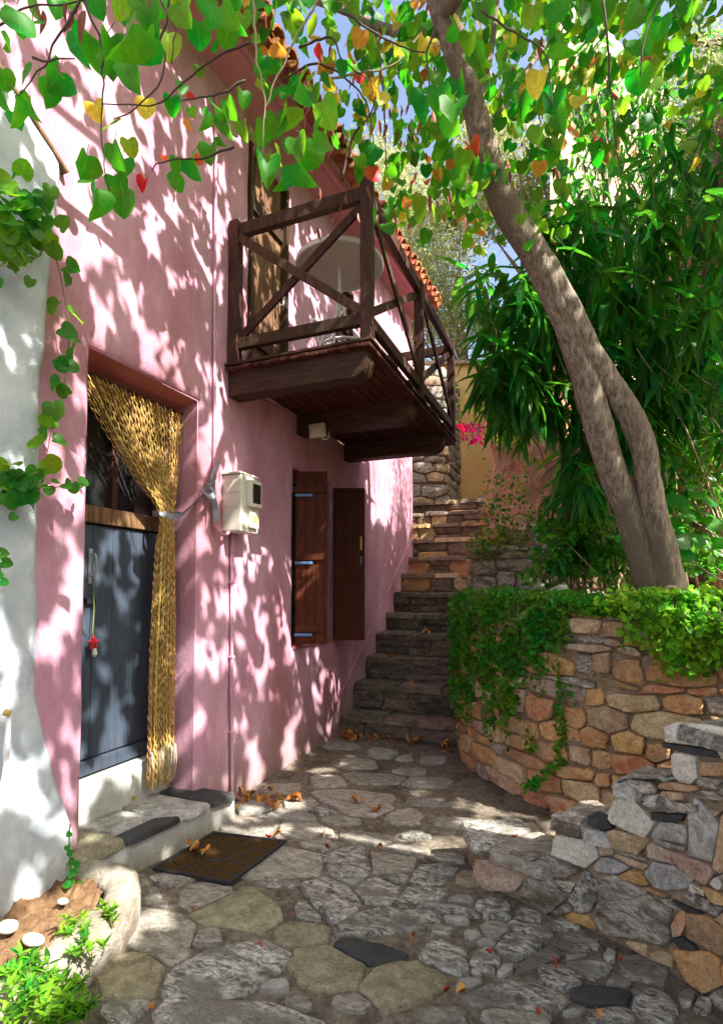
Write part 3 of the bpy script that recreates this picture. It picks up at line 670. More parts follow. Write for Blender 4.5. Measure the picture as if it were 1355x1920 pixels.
Mf = Matrix.Translation(at(594, 804, 1, 3.93)) @ Matrix.Rotation(R(14), 4, 'Z') @ Matrix.Rotation(R(-22), 4, 'X') @ Matrix.Rotation(R(-8), 4, 'Y')
fh = G().box((-.068, 0, -.06), (.068, .045, .06), .012, Mf).build('housing', MT['plastic'], fl)
G().box((-.05, -.004, -.042), (.05, .001, .042), .004, Mf).build('lens', MT['metal_white'], fl)
G().box((-.036, -.008, -.002), (.036, -.0045, .03), .004, Mf).build('reflector', MT['bulb'], fl)
G().tube([Mf @ Vector((0, .045, .0)), Mf @ Vector((.02, .08, .03)), Mf @ Vector((.04, .085, .07))], .012, 8).build('bracket', MT['metal_white'], fl)
G().tube(smoothpts([Mf @ Vector((.02, .04, -.05)), Mf @ Vector((.05, .05, -.08)), Mf @ Vector((.08, .07, -.05)), Mf @ Vector((.09, .08, .03))]), .005, 6).build('cable', MT['metal_white'], fl, True)

# ---- meter box
mb = thing('meter_box', (.0, 3.07, 1.78), 'ivory plastic electricity meter box with two small windows on the pink wall', 'meter box')
bx = G().box((.0, 2.975, 1.79), (.15, 3.18, 2.17), .012); bx.build('case', MT['plastic'], mb)
G().box((.1505, 3.03, 1.96), (.19, 3.165, 2.14), .010).build('upper_hood', MT['plastic'], mb)
G().box((.1505, 3.05, 1.82), (.172, 3.155, 1.93), .006).build('lower_hood', MT['plastic'], mb)
G().box((.186, 3.05, 1.985), (.1935, 3.145, 2.115), .003).build('window_pane', MT['glass'], mb)
G().box((.168, 3.085, 1.86), (.1755, 3.13, 1.905), .003).build('window_pane', MT['brass'], mb)
G().box((.0, 2.965, 2.172), (.15, 3.19, 2.186), .004).build('lid', MT['plastic'], mb)
for zz in (2.05, 1.95): G().box((.02, 2.9735, zz), (.13, 2.9755, zz+.003)).build('seam', MT['metal_grey'], mb)

# ---- bead curtain
cu = thing('bead_curtain', (-.14, 2.45, .2), 'golden knotted straw curtain gathered by a ribbon in the doorway', 'curtain')
TY, TZ = 2.615, 1.86
rc = random.Random(12)
G().tube([(-.14, 1.935, 2.525), (-.14, 2.745, 2.525)], .011, 6).build('rod', MT['wood'], cu)
for k in range(64):
    f = k/63; ty = 1.945+.79*f; lay = (k % 5-2)*.011
    gx = -.14+lay; gy = TY+(f-.5)*.105+rc.uniform(-.006, .006)
    by = 2.60+(f-.5)*.165+rc.uniform(-.012, .012); zb_ = .215+rc.uniform(0, .03)
    sag = .10*(1-f)*(1 if f < .8 else .5)
    ctrl = [Vector((gx, ty, 2.52)), Vector((gx, ty+(gy-ty)*.30+sag*.12, 2.52-(.66)*.36)), Vector((gx, ty+(gy-ty)*.66+sag*.1, 2.52-.66*.70)), Vector((gx*.3-.14*.7, gy, TZ)),
            Vector((gx, gy*.7+by*.3, 1.62)), Vector((gx, by, 1.0)), Vector((gx, by+rc.uniform(-.01, .01), zb_))]
    pts = smoothpts(ctrl, 20)
    # resample evenly
    Ls = [0]
    for a, b in zip(pts, pts[1:]): Ls.append(Ls[-1]+(b-a).length)
    step = .0125; out = []; j = 0; ph = rc.random()*6
    for q in range(int(Ls[-1]/step)):
        d = q*step
        while Ls[j+1] < d: j += 1
        p = pts[j].lerp(pts[j+1], (d-Ls[j])/max(1e-6, Ls[j+1]-Ls[j]))
        out.append(p+Vector((math.cos(q*1.4+ph)*.0028, math.sin(q*1.4+ph)*.0032+noise.noise(Vector((k, q*.12, 0)))*.006, 0)))
    rad = [(.0042 if q % 4 else .0020)*rc.uniform(.8, 1.2) for q in range(len(out))]
    cut = int(len(out)*.8)
    G().tube(out, rad, 4).build('strand', MT['straw'], cu)
    if rc.random() < .5:    # frayed tail
        e = out[-1]; G().tube([out[-18]+Vector((.012, 0, 0)), out[-9]+Vector((.016, rc.uniform(-.01, .01), 0)), e+Vector((.01, rc.uniform(-.015, .015), -.0))], [.005, .004, .002], 4).build('frayed_tail', MT['strawold'], cu)
def ribbon(pts, wd, name, tw=0):
    pts = smoothpts(pts, 8); V = []; F = []
    for i, p in enumerate(pts):
        t = (pts[min(i+1, len(pts)-1)]-pts[max(0, i-1)]).normalized()
        a = tw*i/len(pts); n_ = t.cross(Vector((1, 0, 0)))
        n_ = n_.normalized() if n_.length > .05 else Vector((0, 0, 1))
        n_ = (Matrix.Rotation(a, 3, t) @ n_)
        V += [p-n_*wd/2, p+n_*wd/2]
    for i in range(len(pts)-1): F.append((2*i, 2*i+1, 2*i+3, 2*i+2))
    me = mesh(name, V, F, MT['ribbon'], True); obj(name, me, cu)
HK = Vector((.03, 2.80, 2.07))
ribbon([(-.075, 2.545, 1.845), (-.07, 2.60, 1.85), (-.075, 2.67, 1.87), (-.04, 2.72, 1.93), (.0, 2.765, 2.0), HK], .034, 'ribbon', 1.2)
ribbon([(-.075, 2.545, 1.855), (-.11, 2.53, 1.86), (-.2, 2.56, 1.87), (-.2, 2.67, 1.88), (-.12, 2.70, 1.88), (-.075, 2.67, 1.87)], .034, 'ribbon')
ribbon([HK, (.07, 2.80, 2.02), (.09, 2.745, 1.985), (.08, 2.69, 2.0), (.06, 2.66, 2.06), (.055, 2.655, 2.09)], .034, 'ribbon_loop', .8)
ribbon([HK, (.05, 2.84, 2.12), (.05, 2.86, 2.19), (.04, 2.875, 2.23), (.03, 2.84, 2.16), HK+Vector((.01, 0, 0))], .028, 'ribbon_loop', 2)
ribbon([HK, (.05, 2.82, 1.99), (.045, 2.85, 1.92), (.05, 2.845, 1.84)], .034, 'ribbon_tail', 1.5)
ribbon([HK, (.06, 2.79, 2.0), (.05, 2.795, 1.94), (.06, 2.79, 1.88)], .034, 'ribbon_tail', -1)
G().tube([(0, 2.80, 2.07), (.04, 2.80, 2.07), (.045, 2.80, 2.085)], .005, 6).build('hook', MT['metal_grey'], cu)
# ---- door charm
chm = thing('door_charm', (-.24, 2.175, 1.1), 'little red cloth charm on a green cord hanging from the blue door', 'charm')
G().tube([(-.245, 2.18, 1.45), (-.24, 2.185, 1.3), (-.242, 2.18, 1.17)], .0028, 5).build('cord', MT['yarn'], chm)
body = G()
for k in range(5):
    a = k*2*PI/5+.3
    body.tube([(-.24, 2.185, 1.12), (-.24, 2.185+.018*math.cos(a), 1.12+.02*math.sin(a)), (-.24, 2.185+.036*math.cos(a), 1.12+.042*math.sin(a))], [.016, .011, .003], 6)
body.build('cloth_star', MT['red'], chm)
G().tube([(-.238, 2.19, 1.09), (-.235, 2.19, 1.06), (-.235, 2.188, 1.045)], [.01, .014, .004], 8).build('bell', MT['metal_white'], chm)

# ---------------------------------------------------------------- white house at left
wh = thing('white_house', (0, 0, 0), 'low whitewashed house wall with sloping coping beside the pink house', 'house')
def wedge_y(z): # where the whitewash ends
    pts = [(-.1, 1.86), (.29, 1.857), (.6, 1.76), (.955, 1.68), (1.65, 1.649), (2.4, 1.66), (2.914, 1.692), (3.4, 1.73)]
    for (a, b), (c, d) in zip(pts, pts[1:]):
        if z <= c: return b+(d-b)*(z-a)/(c-a)+.012*noise.noise(Vector((z*5, 1, 1)))
    return 1.73
def ztop(y): return 3.33+ (1.73-y)*.66 if y > 1.3 else 3.61+(1.3-y)*.15
def wfn(u, v):
    z = -.05+v*3.45; yr = wedge_y(z); y = -3+(yr+3)*u**.6
    z2 = z if z < 3.0 else 3.0+(z-3.0)/.4*(ztop(y)-3.0)
    x = .035+.02*fbm(Vector((5, y*1.6, z*1.6)), 3)+.006*noise.noise(Vector((1, y*8, z*8)))
    if z < .9: x += .03*((.9-z)/.9)**2
    if y > yr-.05: x -= .03*((y-yr+.05)/.05)**2
    return Vector((x, y, z2))
V, F = grid_fn(90, 60, wfn); n0 = len(V)
# edge return to the pink wall and the flat top
row = 91
for j in range(61):
    p = V[j*row+90]; V.append(Vector((-.03, p.y+.004, p.z)))
for j in range(60): F.append((j*row+90, n0+j, n0+j+1, (j+1)*row+90))
obj('wall', mesh('wall', V, F, MT['white'], True), wh)
cp = G()
pts = [(y, ztop(y)) for y in (1.745, 1.6, 1.45, 1.3, .5, -1, -3)]
for (a, za), (b, zb_) in zip(pts, pts[1:]):
    cp.bar(Vector((-.0, a, za+.012)), Vector((-.0, b, zb_+.012)), .08, .018, .005)
cp.build('coping', MT['olddoor'], wh)
G().tube(smoothpts([at(18, 1335, 0, .09), at(15, 1380, 0, .085), at(12, 1430, 0, .085), at(6, 1470, 0, .09), at(-12, 1520, 0, .1)]), .010, 8).build('pipe', MT['metal_white'], wh, True)
G().tube([at(8, 1335, 0, .09), at(20, 1338, 0, .10)], .013, 8).build('tap', MT['brass'], wh, True)

# ---- doorstep
ds = thing('door_step', (.1, 2.4, 0), 'whitewashed masonry door step topped with slate slabs under the curtain', 'step')
A0 = Vector((.085, 1.80, 0)); A1 = Vector((.215, 2.84, 0))
def stepf(u, v):  # front + rounded top edge
    p = A0.lerp(A1, u); z = -.03+v*.225 if v < .9 else .1725+(v-.9)*.15
    b = .0+(.018 if v > .95 else 0)
    n_ = .012*fbm(Vector((p.y*5, z*5, 2)), 3)
    return Vector((p.x-b+n_+.012*(1-v), p.y, z*(1-.12*u)))
V, F = grid_fn(46, 12, stepf); n0 = len(V)
V += [(-.4, 1.8, .16), (-.4, 2.84, .14), (-.4, 2.84, -.03), (-.4, 1.8, -.03)]
a_, b_ = 12*47, 12*47+46
F += [(a_, b_, n0+1, n0), (46, n0+2, n0+1, b_), (0, a_, n0, n0+3)]
me = mesh('masonry', V, F, MT['stepwhite'], True); obj('masonry', me, ds)
def stp(u, v, h): # u along Y 0..1, v across
    p = A0.lerp(A1, u/1.04); x = -.24+(p.x+.02+.24)*v; return Vector((x, p.y, .183-.022*u+h))
sl_ = [(.14, .5, .30, 1.0, 0, 't'), (.42, .36, .28, .72, 0, 's'), (.44, .86, .34, .30, 0, 'd'), (.70, .5, .28, 1.0, 0, 's'), (.93, .55, .20, .95, 0, 'd')]
for (poly, s_) in cells(sl_, .02, rng, n=16, pw=.35, jit=.03):
    obj('slab', stone_mesh(poly, stp, .012, .02, {'t': ST['t'], 's': ST['s'], 'd': ST['d']}[s_[5]], 2, .004, .05, seed=rng.random()*9), ds)

# ---- doormat
dm = thing('doormat', (.6, 2.35, .01), 'brown rectangular doormat with black rubber leaf pattern and border', 'doormat')
c4 = [at(286, 1630, 2, .03), at(400, 1560, 2, .03), at(538, 1577, 2, .03), at(432, 1657, 2, .03)]
def mf(u, v, h=0):
    p = c4[0].lerp(c4[1], u).lerp(c4[3].lerp(c4[2], u), v); p = p.copy(); p.z = .030+.004*noise.noise(Vector((u*3, v*3, 0)))+h; return p
V, F = grid_fn(16, 12, lambda u, v: mf(.04+u*.92, .04+v*.92)); obj('pile', mesh('pile', V, F, MT['mat'], True), dm)
for (u0, v0, u1, v1) in ((0, 0, 1, .045), (0, .955, 1, 1), (0, .047, .04, .953), (.96, .047, 1, .953)):
    V, F = grid_fn(12, 1, lambda u, v: mf(u0+(u1-u0)*(u if u1-u0 > .5 else v), v0+(v1-v0)*(v if u1-u0 > .5 else u), .006)); n0 = len(V)
    Vb = [p-Vector((0, 0, .012)) for p in V]; m2 = len(V); F2 = F+[(i, i+1, i+1+m2, i+m2) for i in range(12)]+[(i+13, i+14, i+14+m2, i+13+m2) for i in range(12)]+[(0, 13, 13+m2, m2), (12, 25, 25+m2, 12+m2)]
    obj('border', mesh('border', V+Vb, F2, MT['black']), dm)
def mline(pts):
    g = G(); P = smoothpts([Vector((a, b, 0)) for a, b in pts], 5)
    P = [mf(min(.97, max(.03, p.x)), min(.97, max(.03, p.y)), .001) for p in P]; g.tube(P, .0045, 5); g.build('leaf_pattern', MT['black'], dm)
for pts in [[(.05, .3), (.3, .35), (.6, .2), (.95, .3)], [(.3, .35), (.4, .6), (.35, .95)], [(.6, .2), (.55, .05)], [(.05, .75), (.2, .6), (.4, .6), (.7, .75), (.95, .6)], [(.4, .6), (.6, .45), (.95, .5)],
            [(.7, .75), (.75, .95)], [(.2, .6), (.15, .95)], [(.15, .33), (.2, .1), (.35, .05)], [(.6, .45), (.7, .3), (.95, .1)], [(.45, .3), (.5, .12), (.7, .08)], [(.55, .69), (.5, .85), (.6, .95)], [(.5, .52), (.65, .6), (.85, .62)], [(.08, .5), (.2, .45), (.35, .48)]]: mline(pts)

# ---------------------------------------------------------------- stairs
stp_y = [4.908, 5.231, 5.562, 5.862, 6.251, 6.559, 6.849, 7.163, 7.451, 7.78, 8.15, 8.6]
stp_z = [.198, .449, .676, .916, 1.128, 1.380, 1.626, 1.87, 2.139, 2.39, 2.62, 2.86]
stp_r = [1.16, 1.14, 1.12, 1.08, 1.04, 1.0, .96, .98, 1.15, 1.25, 1.3, 1.3]
stairs = thing('stone_stairs', (.5, 4.9, 0), None, None, kind='structure')
rs = random.Random(21)
zp = 0.0
for i, (y, z, xr) in enumerate(zip(stp_y, stp_z, stp_r)):
    x0 = -.02 if y < 7.3 else -.6
    yb = stp_y[i+1]+.06 if i+1 < len(stp_y) else 12
    o = G().box((x0, y+.035, zp-.1), (xr+.02, yb, z-.02), .01).build('step', MT['mortar'], stairs)
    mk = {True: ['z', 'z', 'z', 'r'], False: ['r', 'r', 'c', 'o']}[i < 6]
    # riser stones
    seeds = []; x = x0
    while x < xr-.05:
        w_ = min(rs.uniform(.22, .5), xr-x)
        if xr-(x+w_) < .1: w_ = xr-x
        if rs.random() < .35 and i > 0:
            hh = (z-zp-.05)*rs.uniform(.4, .6); seeds += [(x+w_/2, zp+hh/2, w_, hh, 0, rs.choice(mk)), (x+w_/2, zp+hh+(z-zp-.05-hh)/2, w_, z-zp-.05-hh, 0, rs.choice(mk))]
        else: seeds.append((x+w_/2, (zp+z-.05)/2, w_, z-zp-.05, rs.uniform(-2, 2), rs.choice(mk)))
        x += w_
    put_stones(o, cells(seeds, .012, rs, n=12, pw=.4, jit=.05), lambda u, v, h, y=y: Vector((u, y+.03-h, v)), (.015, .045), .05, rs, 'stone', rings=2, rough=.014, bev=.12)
    # tread slabs
    seeds = []; x = x0
    while x < xr-.05:
        w_ = min(rs.uniform(.3, .62), xr-x)
        if xr-(x+w_) < .12: w_ = xr-x
        seeds.append((x+w_/2, (y+min(yb, y+.42))/2, w_, min(yb, y+.42)-y+.02, 0, rs.choice(mk))); x += w_
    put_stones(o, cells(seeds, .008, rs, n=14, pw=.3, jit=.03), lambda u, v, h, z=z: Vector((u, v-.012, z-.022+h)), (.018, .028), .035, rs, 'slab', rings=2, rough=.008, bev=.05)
    zp = z

# ---------------------------------------------------------------- terrace retaining wall
TP = [(.97, 7.1), (1.0, 6.6), (1.10, 5.9), (1.16, 5.2), (1.18, 4.90), (1.28, 4.55), (1.47, 4.20), (1.70, 3.97), (1.95, 3.78), (2.3, 3.62), (2.8, 3.47), (3.6, 3.35), (5.2, 3.25)]
tf, thit, TL = path_fn(TP)
tw = thing('retaining_wall', (2.0, 3.8, 0), 'curved dry stone retaining wall of orange and tan rubble beside the stairs', 'wall')
TT = 1.27
V, F = grid_fn(160, 14, lambda u, v: tf(u*TL, -.03+v*(TT+.02), -.003+.010*noise.noise(Vector((u*60, v*12, 0))))); n0 = len(V)
for i in range(161): V.append(tf(i/160*TL, TT-.01, -.35))
for i in range(160): F.append((14*161+i, 14*161+i+1, n0+i+1, n0+i))
obj('mortar', mesh('mortar', V, F, MT['tanmortar'], True), tw)
rw = random.Random(5)
sd = rubble(1.3, TL, -.02, TT, (.045, .16), (.09, .40), rw, ['o', 'c', 'p', 'k'], [8, 3.5, 1, .5], .45)
sd = [(a, b, c, d, e, (k if b < .95 else rw.choice(['c', 'c', 'k', 'p', 'o']))) for a, b, c, d, e, k in sd]
cl = cells(sd, .008, rw, n=14, pw=.42, jit=.16)
cl.sort(key=lambda q: (tf(q[1][0], q[1][1])-CAM).length)
put_stones(tw, cl[:300], tf, (.010, .050), .04, rw, 'stone', rings=4, rough=.024, bev=.05, tilt=.18)
# terrace soil behind
V = []; F = []
for i in range(161):
    s_ = i/160*TL; a = tf(s_, TT, -.02)
    for k in range(9):
        t = k/8; b = Vector((a.x*(1-t)+(6.5 if s_ > 1.5 else 2.5)*t, a.y*(1-t)+9.5*t, 0))
        V.append(Vector((b.x, b.y, TT-.02+.35*t+.04*fbm(Vector((b.x*2, b.y*2, 1)), 2))))
for i in range(160):
    for k in range(8): F.append((i*9+k, (i+1)*9+k, (i+1)*9+k+1, i*9+k+1))
tag(obj('terrace_soil', mesh('terrace_soil', V, F, MT['soil'], True)), kind='structure')

# ---------------------------------------------------------------- low stepped wall in the right foreground
NP = [(1.60, 2.95), (1.73, 2.665), (2.1, 2.53), (2.36, 2.41), (2.56, 2.26), (2.75, 2.05), (3.3, 1.3), (3.9, .3)]
nf, nhit, NL = path_fn(NP)
lw = thing('stepped_wall', (2.3, 2.5, 0), 'low stepped wall of grey, white and orange stones in the right foreground', 'wall')
s1 = nhit(1040, 1560)[0]; s2 = nhit(1152, 1500)[0]; s3 = nhit(1268, 1400)[0]
z1 = nhit(1000, 1612)[1]; z2 = nhit(1100, 1548)[1]; z3 = nhit(1200, 1475)[1]; z4 = nhit(1300, 1362)[1]
segs = [(.05, s1, z1), (s1, s2, z2), (s2, s3, z3), (s3, NL, z4)]
for (a, b, z) in segs:
    K = max(2, int((b-a)/.06)); V = []; F = []
    for i in range(K+1):
        s_ = a+(b-a)*i/K; V += [nf(s_, -.03, -.004), nf(s_, z-.03, -.004), nf(s_, z-.03, -.36), nf(s_, -.03, -.36)]
    for i in range(K):
        for q in range(4): F.append((i*4+q, i*4+(q+1) % 4, (i+1)*4+(q+1) % 4, (i+1)*4+q))
    F += [(0, 1, 2, 3), (K*4, K*4+3, K*4+2, K*4+1)]
    me = mesh('core', V, F, MT['tanmortar']); G().fixn(me); obj('core', me, lw)
CX = lambda x: 880+x*.3506
CY = lambda y: 1300+y*.3506
NS = [(170,965,255,180,5,'p'),(410,1075,250,190,32,'k'),(455,922,215,100,14,'k'),(578,838,248,150,10,'w'),(736,842,66,52,10,'p'),(650,748,172,74,16,'k'),(845,792,196,116,15,'c'),
(875,655,235,170,30,'w'),(765,918,134,84,14,'s'),(888,978,118,68,14,'o'),(1065,980,255,140,20,'s'),(1025,855,155,80,26,'p'),(1207,925,225,100,32,'p'),(1060,802,140,34,18,'g'),
(850,1160,560,330,32,'k'),(625,1085,170,240,-40,'g'),(1275,1270,300,150,36,'o'),(1230,1455,330,190,38,'o'),(1262,740,190,350,6,'s'),(1085,745,145,110,8,'s'),(1075,660,185,42,5,'d'),
(1060,597,245,50,6,'k'),(1130,500,165,46,4,'c'),(925,505,120,84,8,'k'),(1095,542,96,44,4,'c'),(1168,398,150,150,8,'w'),(1218,232,240,112,8,'w'),(1225,305,260,46,8,'d'),(1310,402,130,76,4,'o'),
(1305,475,100,50,12,'k'),(832,512,80,60,25,'d'),(1335,1005,60,60,30,'w'),(1320,1085,120,66,34,'o'),(1240,1052,86,34,26,'w'),(1290,1130,230,50,33,'g'),(600,1200,130,60,20,'o'),(1015,1400,150,66,20,'c'),
(1128,1235,80,150,-10,'o'),(520,1030,90,50,20,'k'),(845,858,170,30,20,'k'),(865,895,160,38,20,'c'),(1060,1105,260,36,24,'k'),(1160,1145,160,26,24,'d'),(1380,800,120,300,4,'c'),(1400,1200,160,120,30,'c'),
(1420,500,120,120,0,'k'),(1430,300,150,100,0,'w'),(1430,1500,150,140,30,'o'),(1440,1000,150,120,20,'k'),(520,700,130,90,8,'k'),(700,690,100,50,20,'d'),(160,870,190,30,14,'k'),(500,1150,80,60,0,'k'),(1380,1640,160,160,38,'k'),
(300,870,120,30,12,'k'),(980,430,160,40,0,'k'),(1150,1330,120,60,40,'d'),(930,1350,120,60,35,'c'),(1010,1060,90,30,20,'o'),(960,560,110,40,8,'k'),(1290,545,120,40,10,'k'),(1320,640,60,40,10,'p')]
seeds = [(CX(a), CY(b), c*.3506*(1.42 if d < 125 else 1.12), d*.3506*(1.0 if d < 125 else 1.08), e, k) for a, b, c, d, e, k in NS]
def nposf(px, py, h):
    s_, z = nhit(px, py); s_ = max(.02, s_); return nf(s_, max(-.03, z), h)
rn = random.Random(8)
put_stones(lw, cells(seeds, 2.4, rn, n=18, pw=.40, jit=.08), nposf, (.010, .026), .05, rn, 'stone', rings=5, rough=.015, bev=.035, tilt=.06)
# beyond the frame
sd = [s_ for s_ in rubble(s3+.45, NL, 0, z4-.05, (.12, .2), (.2, .42), rn, ['k', 'c', 'o', 's'], [3, 3, 3, 2], .4)]
put_stones(lw, cells(sd, .012, rn, n=10), nf, (.01, .04), .04, rn, 'stone', rings=1, sub=False)
# capstones on each level
for (a, b, z), cols in zip(segs, (['g', 'b'], ['k', 's'], ['s', 'g'], ['g', 'k', 's', 'g', 'k', 's', 'g'])):
    x = a; i = 0; n_ = len(cols); L_ = min(b, a+2.2)-a
    for i in range(n_):
        u0 = a+L_*i/n_; u1 = a+L_*(i+1)/n_
        sd = [((u0+u1)/2, .15, (u1-u0)*.98, .34, 0, cols[i])]
        for poly, s_ in cells(sd, 0, rn, n=18, pw=.32, jit=.05):
            obj('capstone', stone_mesh(poly, lambda u, v, h, z=z: nf(u, z-.03+h, .02-v), .026, .02, ST[cols[i]], 3, .012, .04, seed=rn.random()*9), lw)

# ---------------------------------------------------------------- wall beside the stairs, further up
sw = thing('stair_side_wall', (1.5, 6.25, 1.2), 'short stone garden wall with flat caps between the stairs and oleander', 'wall')
f2, h2, L2 = path_fn([(.98, 7.2), (.99, 6.30), (1.02, 6.24), (2.35, 6.15)])
G().prism([(1.0, 6.26), (2.35, 6.17), (2.35, 6.5), (1.3, 6.6), (1.2, 7.2), (1.0, 7.2)], 2, 1.0, 1.86).build('core', MT['mortar'], sw)
sd = rubble(0, L2, 1.1, 1.86, (.10, .2), (.2, .45), rw, ['k', 'c', 's', 'p'], [4, 3, 1.5, 1], .4)
put_stones(sw, cells(sd, .014, rw, n=12, pw=.45), f2, (.015, .04), .04, rw, 'stone', rings=1, rough=.014)
for k in range(4):
    x = 1.0+k*.34
    for poly, s_ in cells([(x+.17, .15, .33, .36, 0, 'k')], 0, rw, n=14, pw=.35): obj('capstone', stone_mesh(poly, lambda u, v, h: Vector((u, 6.19+v-(u-1)*.06, 1.86+h)), .04, .01, ST[rw.choice('kcs')], 2, .01, .06, seed=k), sw)

# ---------------------------------------------------------------- rocks
def rock(name, c, rad, seed, mat, amp=.3, n=40, fr=1.3, label=None, cat=None, kind='structure', fine=.05):
    c = Vector(c); sd_ = Vector((seed, seed*2.1, 0)); V = []; F = []
    m_ = n//2
    for j in range(m_+1):
        ph = PI*j/m_
        for i in range(n):
            th = 2*PI*i/n; d = Vector((math.sin(ph)*math.cos(th), math.sin(ph)*math.sin(th), math.cos(ph)))
            # boxy lobes with ledges
            q = max(abs(d.x), abs(d.y), abs(d.z)); dd = d*(1/(q**.55))
            p = Vector((dd.x*rad[0], dd.y*rad[1], dd.z*rad[2]))
            k = 1+amp*fbm((c+p)*fr+sd_, 4)+fine*noise.noise((c+p)*7+sd_)+.06*(noise.cell((c+p)*2.2+sd_)-.5)
            V.append(c+p*k)
    for j in range(m_):
        for i in range(n): F.append((j*n+i, j*n+(i+1) % n, (j+1)*n+(i+1) % n, (j+1)*n+i))
    me = mesh(name, V, F, mat, False); G().fixn(me); o = obj(name, me); return tag(o, label, cat, None, kind)
rock('rock_outcrop', (1.95, 7.95, 2.2), (.95, .85, 1.3), 3.3, MT['rock'], .16, 80, 1.1)
rock('rock_outcrop', (3.6, 8.4, 1.8), (1.2, .9, 1.4), 5.3, MT['rock'], .2, 70, 1.0)
rock('rock_cliff', (4.35, 6.95, 3.2), (1.1, 1.2, 3.3), 8.8, MT['rock'], .18, 90, .8)
# coursed red wall low behind the oleander
rwall = thing('red_stone_wall', (4.2, 6.9, 1), 'rough red stone wall in shade behind the oleander at right', 'wall')
f3, h3, L3 = path_fn([(1.9, 7.45), (3.3, 7.1), (5.2, 6.3)])
V, F = grid_fn(30, 6, lambda u, v: f3(u*L3, .9+v*2.3, -.02)); obj('mortar', mesh('mortar', V, F, MT['mortar'], True), rwall)
sd = rubble(.0, L3, .9, 3.2, (.16, .3), (.25, .6), rw, ['o', 'c', 'p'], [6, 1, 2], .5)
ro = {'o': M('red_orange_stone', (.42, .12, .06), (.60, .26, .15), scale=5, bump=1.0, bscale=24, rough=.88, rand=.2, bdist=.03), 'c': ST['c'], 'p': ST['p']}
put_stones(rwall, cells(sd, .02, rw, n=10, pw=.6, jit=.1), f3, (.02, .06), .04, rw, 'stone', rings=1, rough=.03, sub=False, base=ro)

# ---------------------------------------------------------------- buildings further back
oh = thing('ochre_house', (1.2, 11, 3), 'ochre plastered house wall glimpsed beyond the top of the stairs', 'house')
d_o = 10.5
def vplane(px, py, d): return atd(px, py, d)
a = atd(836, 685, d_o); b = atd(980, 690, d_o-.2)
zl = atd(836, 960, d_o).z
oc = G().prism([(a.x-.6, a.y-.2), (b.x+.8, b.y+.4), (b.x+.9, b.y+4), (a.x-.6, a.y+4)], 2, 1.5, a.z); oc.build('wall', MT['ochre'], oh)
G().prism([(a.x-.7, a.y-.3), (b.x+.9, b.y+.3), (b.x+1, b.y+4.1), (a.x-.7, a.y+4.1)], 2, a.z+.003, a.z+.07).build('coping', MT['cream'], oh)
lp = atd(810, 1000, 9.6); 
bw = thing('stone_house', (.2, 9.6, 2), 'grey rubble stone house corner beyond the end of the pink wall', 'house')
x0, x1 = atd(740, 800, 9.4), atd(834, 800, 9.4); zt_ = atd(800, 685, 9.4).z
f4, h4, L4 = path_fn([(x0.x-.9, x0.y-.36), (x1.x, x1.y), (x1.x+.02, x1.y+1.6)])
G().prism([(x0.x-.9, x0.y-.34), (x1.x-.02, x1.y+.02), (x1.x, x1.y+1.6), (x0.x-.9, x0.y+3)], 2, 1.2, zt_).build('core', MT['mortar'], bw)
sd = rubble(0, L4, 1.6, zt_, (.10, .24), (.22, .6), rw, ['k', 'b', 'c', 's'], [4, 3, 2, 2], .3)
put_stones(bw, cells(sd, .02, rw, n=10, pw=.42), f4, (.015, .04), .04, rw, 'stone', rings=1, rough=.015, sub=False)
# step/ledge stones below the ochre wall
lg = thing('landing_wall', (1.0, 9.3, 2.6), 'low rubble wall closing the top landing below the ochre house', 'wall')
f5, h5, L5 = path_fn([(x1.x+.02, 9.35), (x1.x+.9, 9.25), (x1.x+1.6, 9.0)])
zl2 = atd(860, 930, 9.1).z
G().prism([(x1.x+.03, 9.37), (x1.x+.9, 9.28), (x1.x+1.6, 9.03), (x1.x+1.6, 9.6), (x1.x, 9.8)], 2, 1.8, zl2).build('core', MT['mortar'], lg)
put_stones(lg, cells(rubble(0, L5, 2.0, zl2, (.10, .2), (.2, .5), rw, ['k', 'c', 'r'], [3, 3, 3], .3), .02, rw, n=10, pw=.45), f5, (.015, .04), .04, rw, 'stone', rings=1, sub=False)

chh = thing('cream_house', (5.5, 9.5, 2), 'tall cream house with terracotta window frames and lavender shutters behind oleander', 'house')
q0 = atd(1030, 300, 8.6); q1 = atd(1290, 300, 11.5)
dv = (Vector((q1.x, q1.y, 0))-Vector((q0.x, q0.y, 0))).normalized(); nv = Vector((dv.y, -dv.x, 0)); Lq = (Vector((q1.x, q1.y, 0))-Vector((q0.x, q0.y, 0))).length
Mh = Matrix.Translation((q0.x, q0.y, 0)) @ Matrix((dv, -nv, Vector((0, 0, 1)))).transposed().to_4x4()
aw = (Vector((q0.x-CAM.x, q0.y-CAM.y, 0)).normalized()+dv*.25)*5
G().prism([(q0.x, q0.y), (q1.x, q1.y), (q1.x+aw.x, q1.y+aw.y), (q0.x+aw.x, q0.y+aw.y)], 2, 5.0, 11.5).build('wall', MT['cream'], chh)
G().prism([(q0.x, q0.y), (q1.x, q1.y), (q1.x+aw.x, q1.y+aw.y), (q0.x+aw.x, q0.y+aw.y)], 2, 1.5, 4.997).build('lower_wall', MT['salmon'], chh)
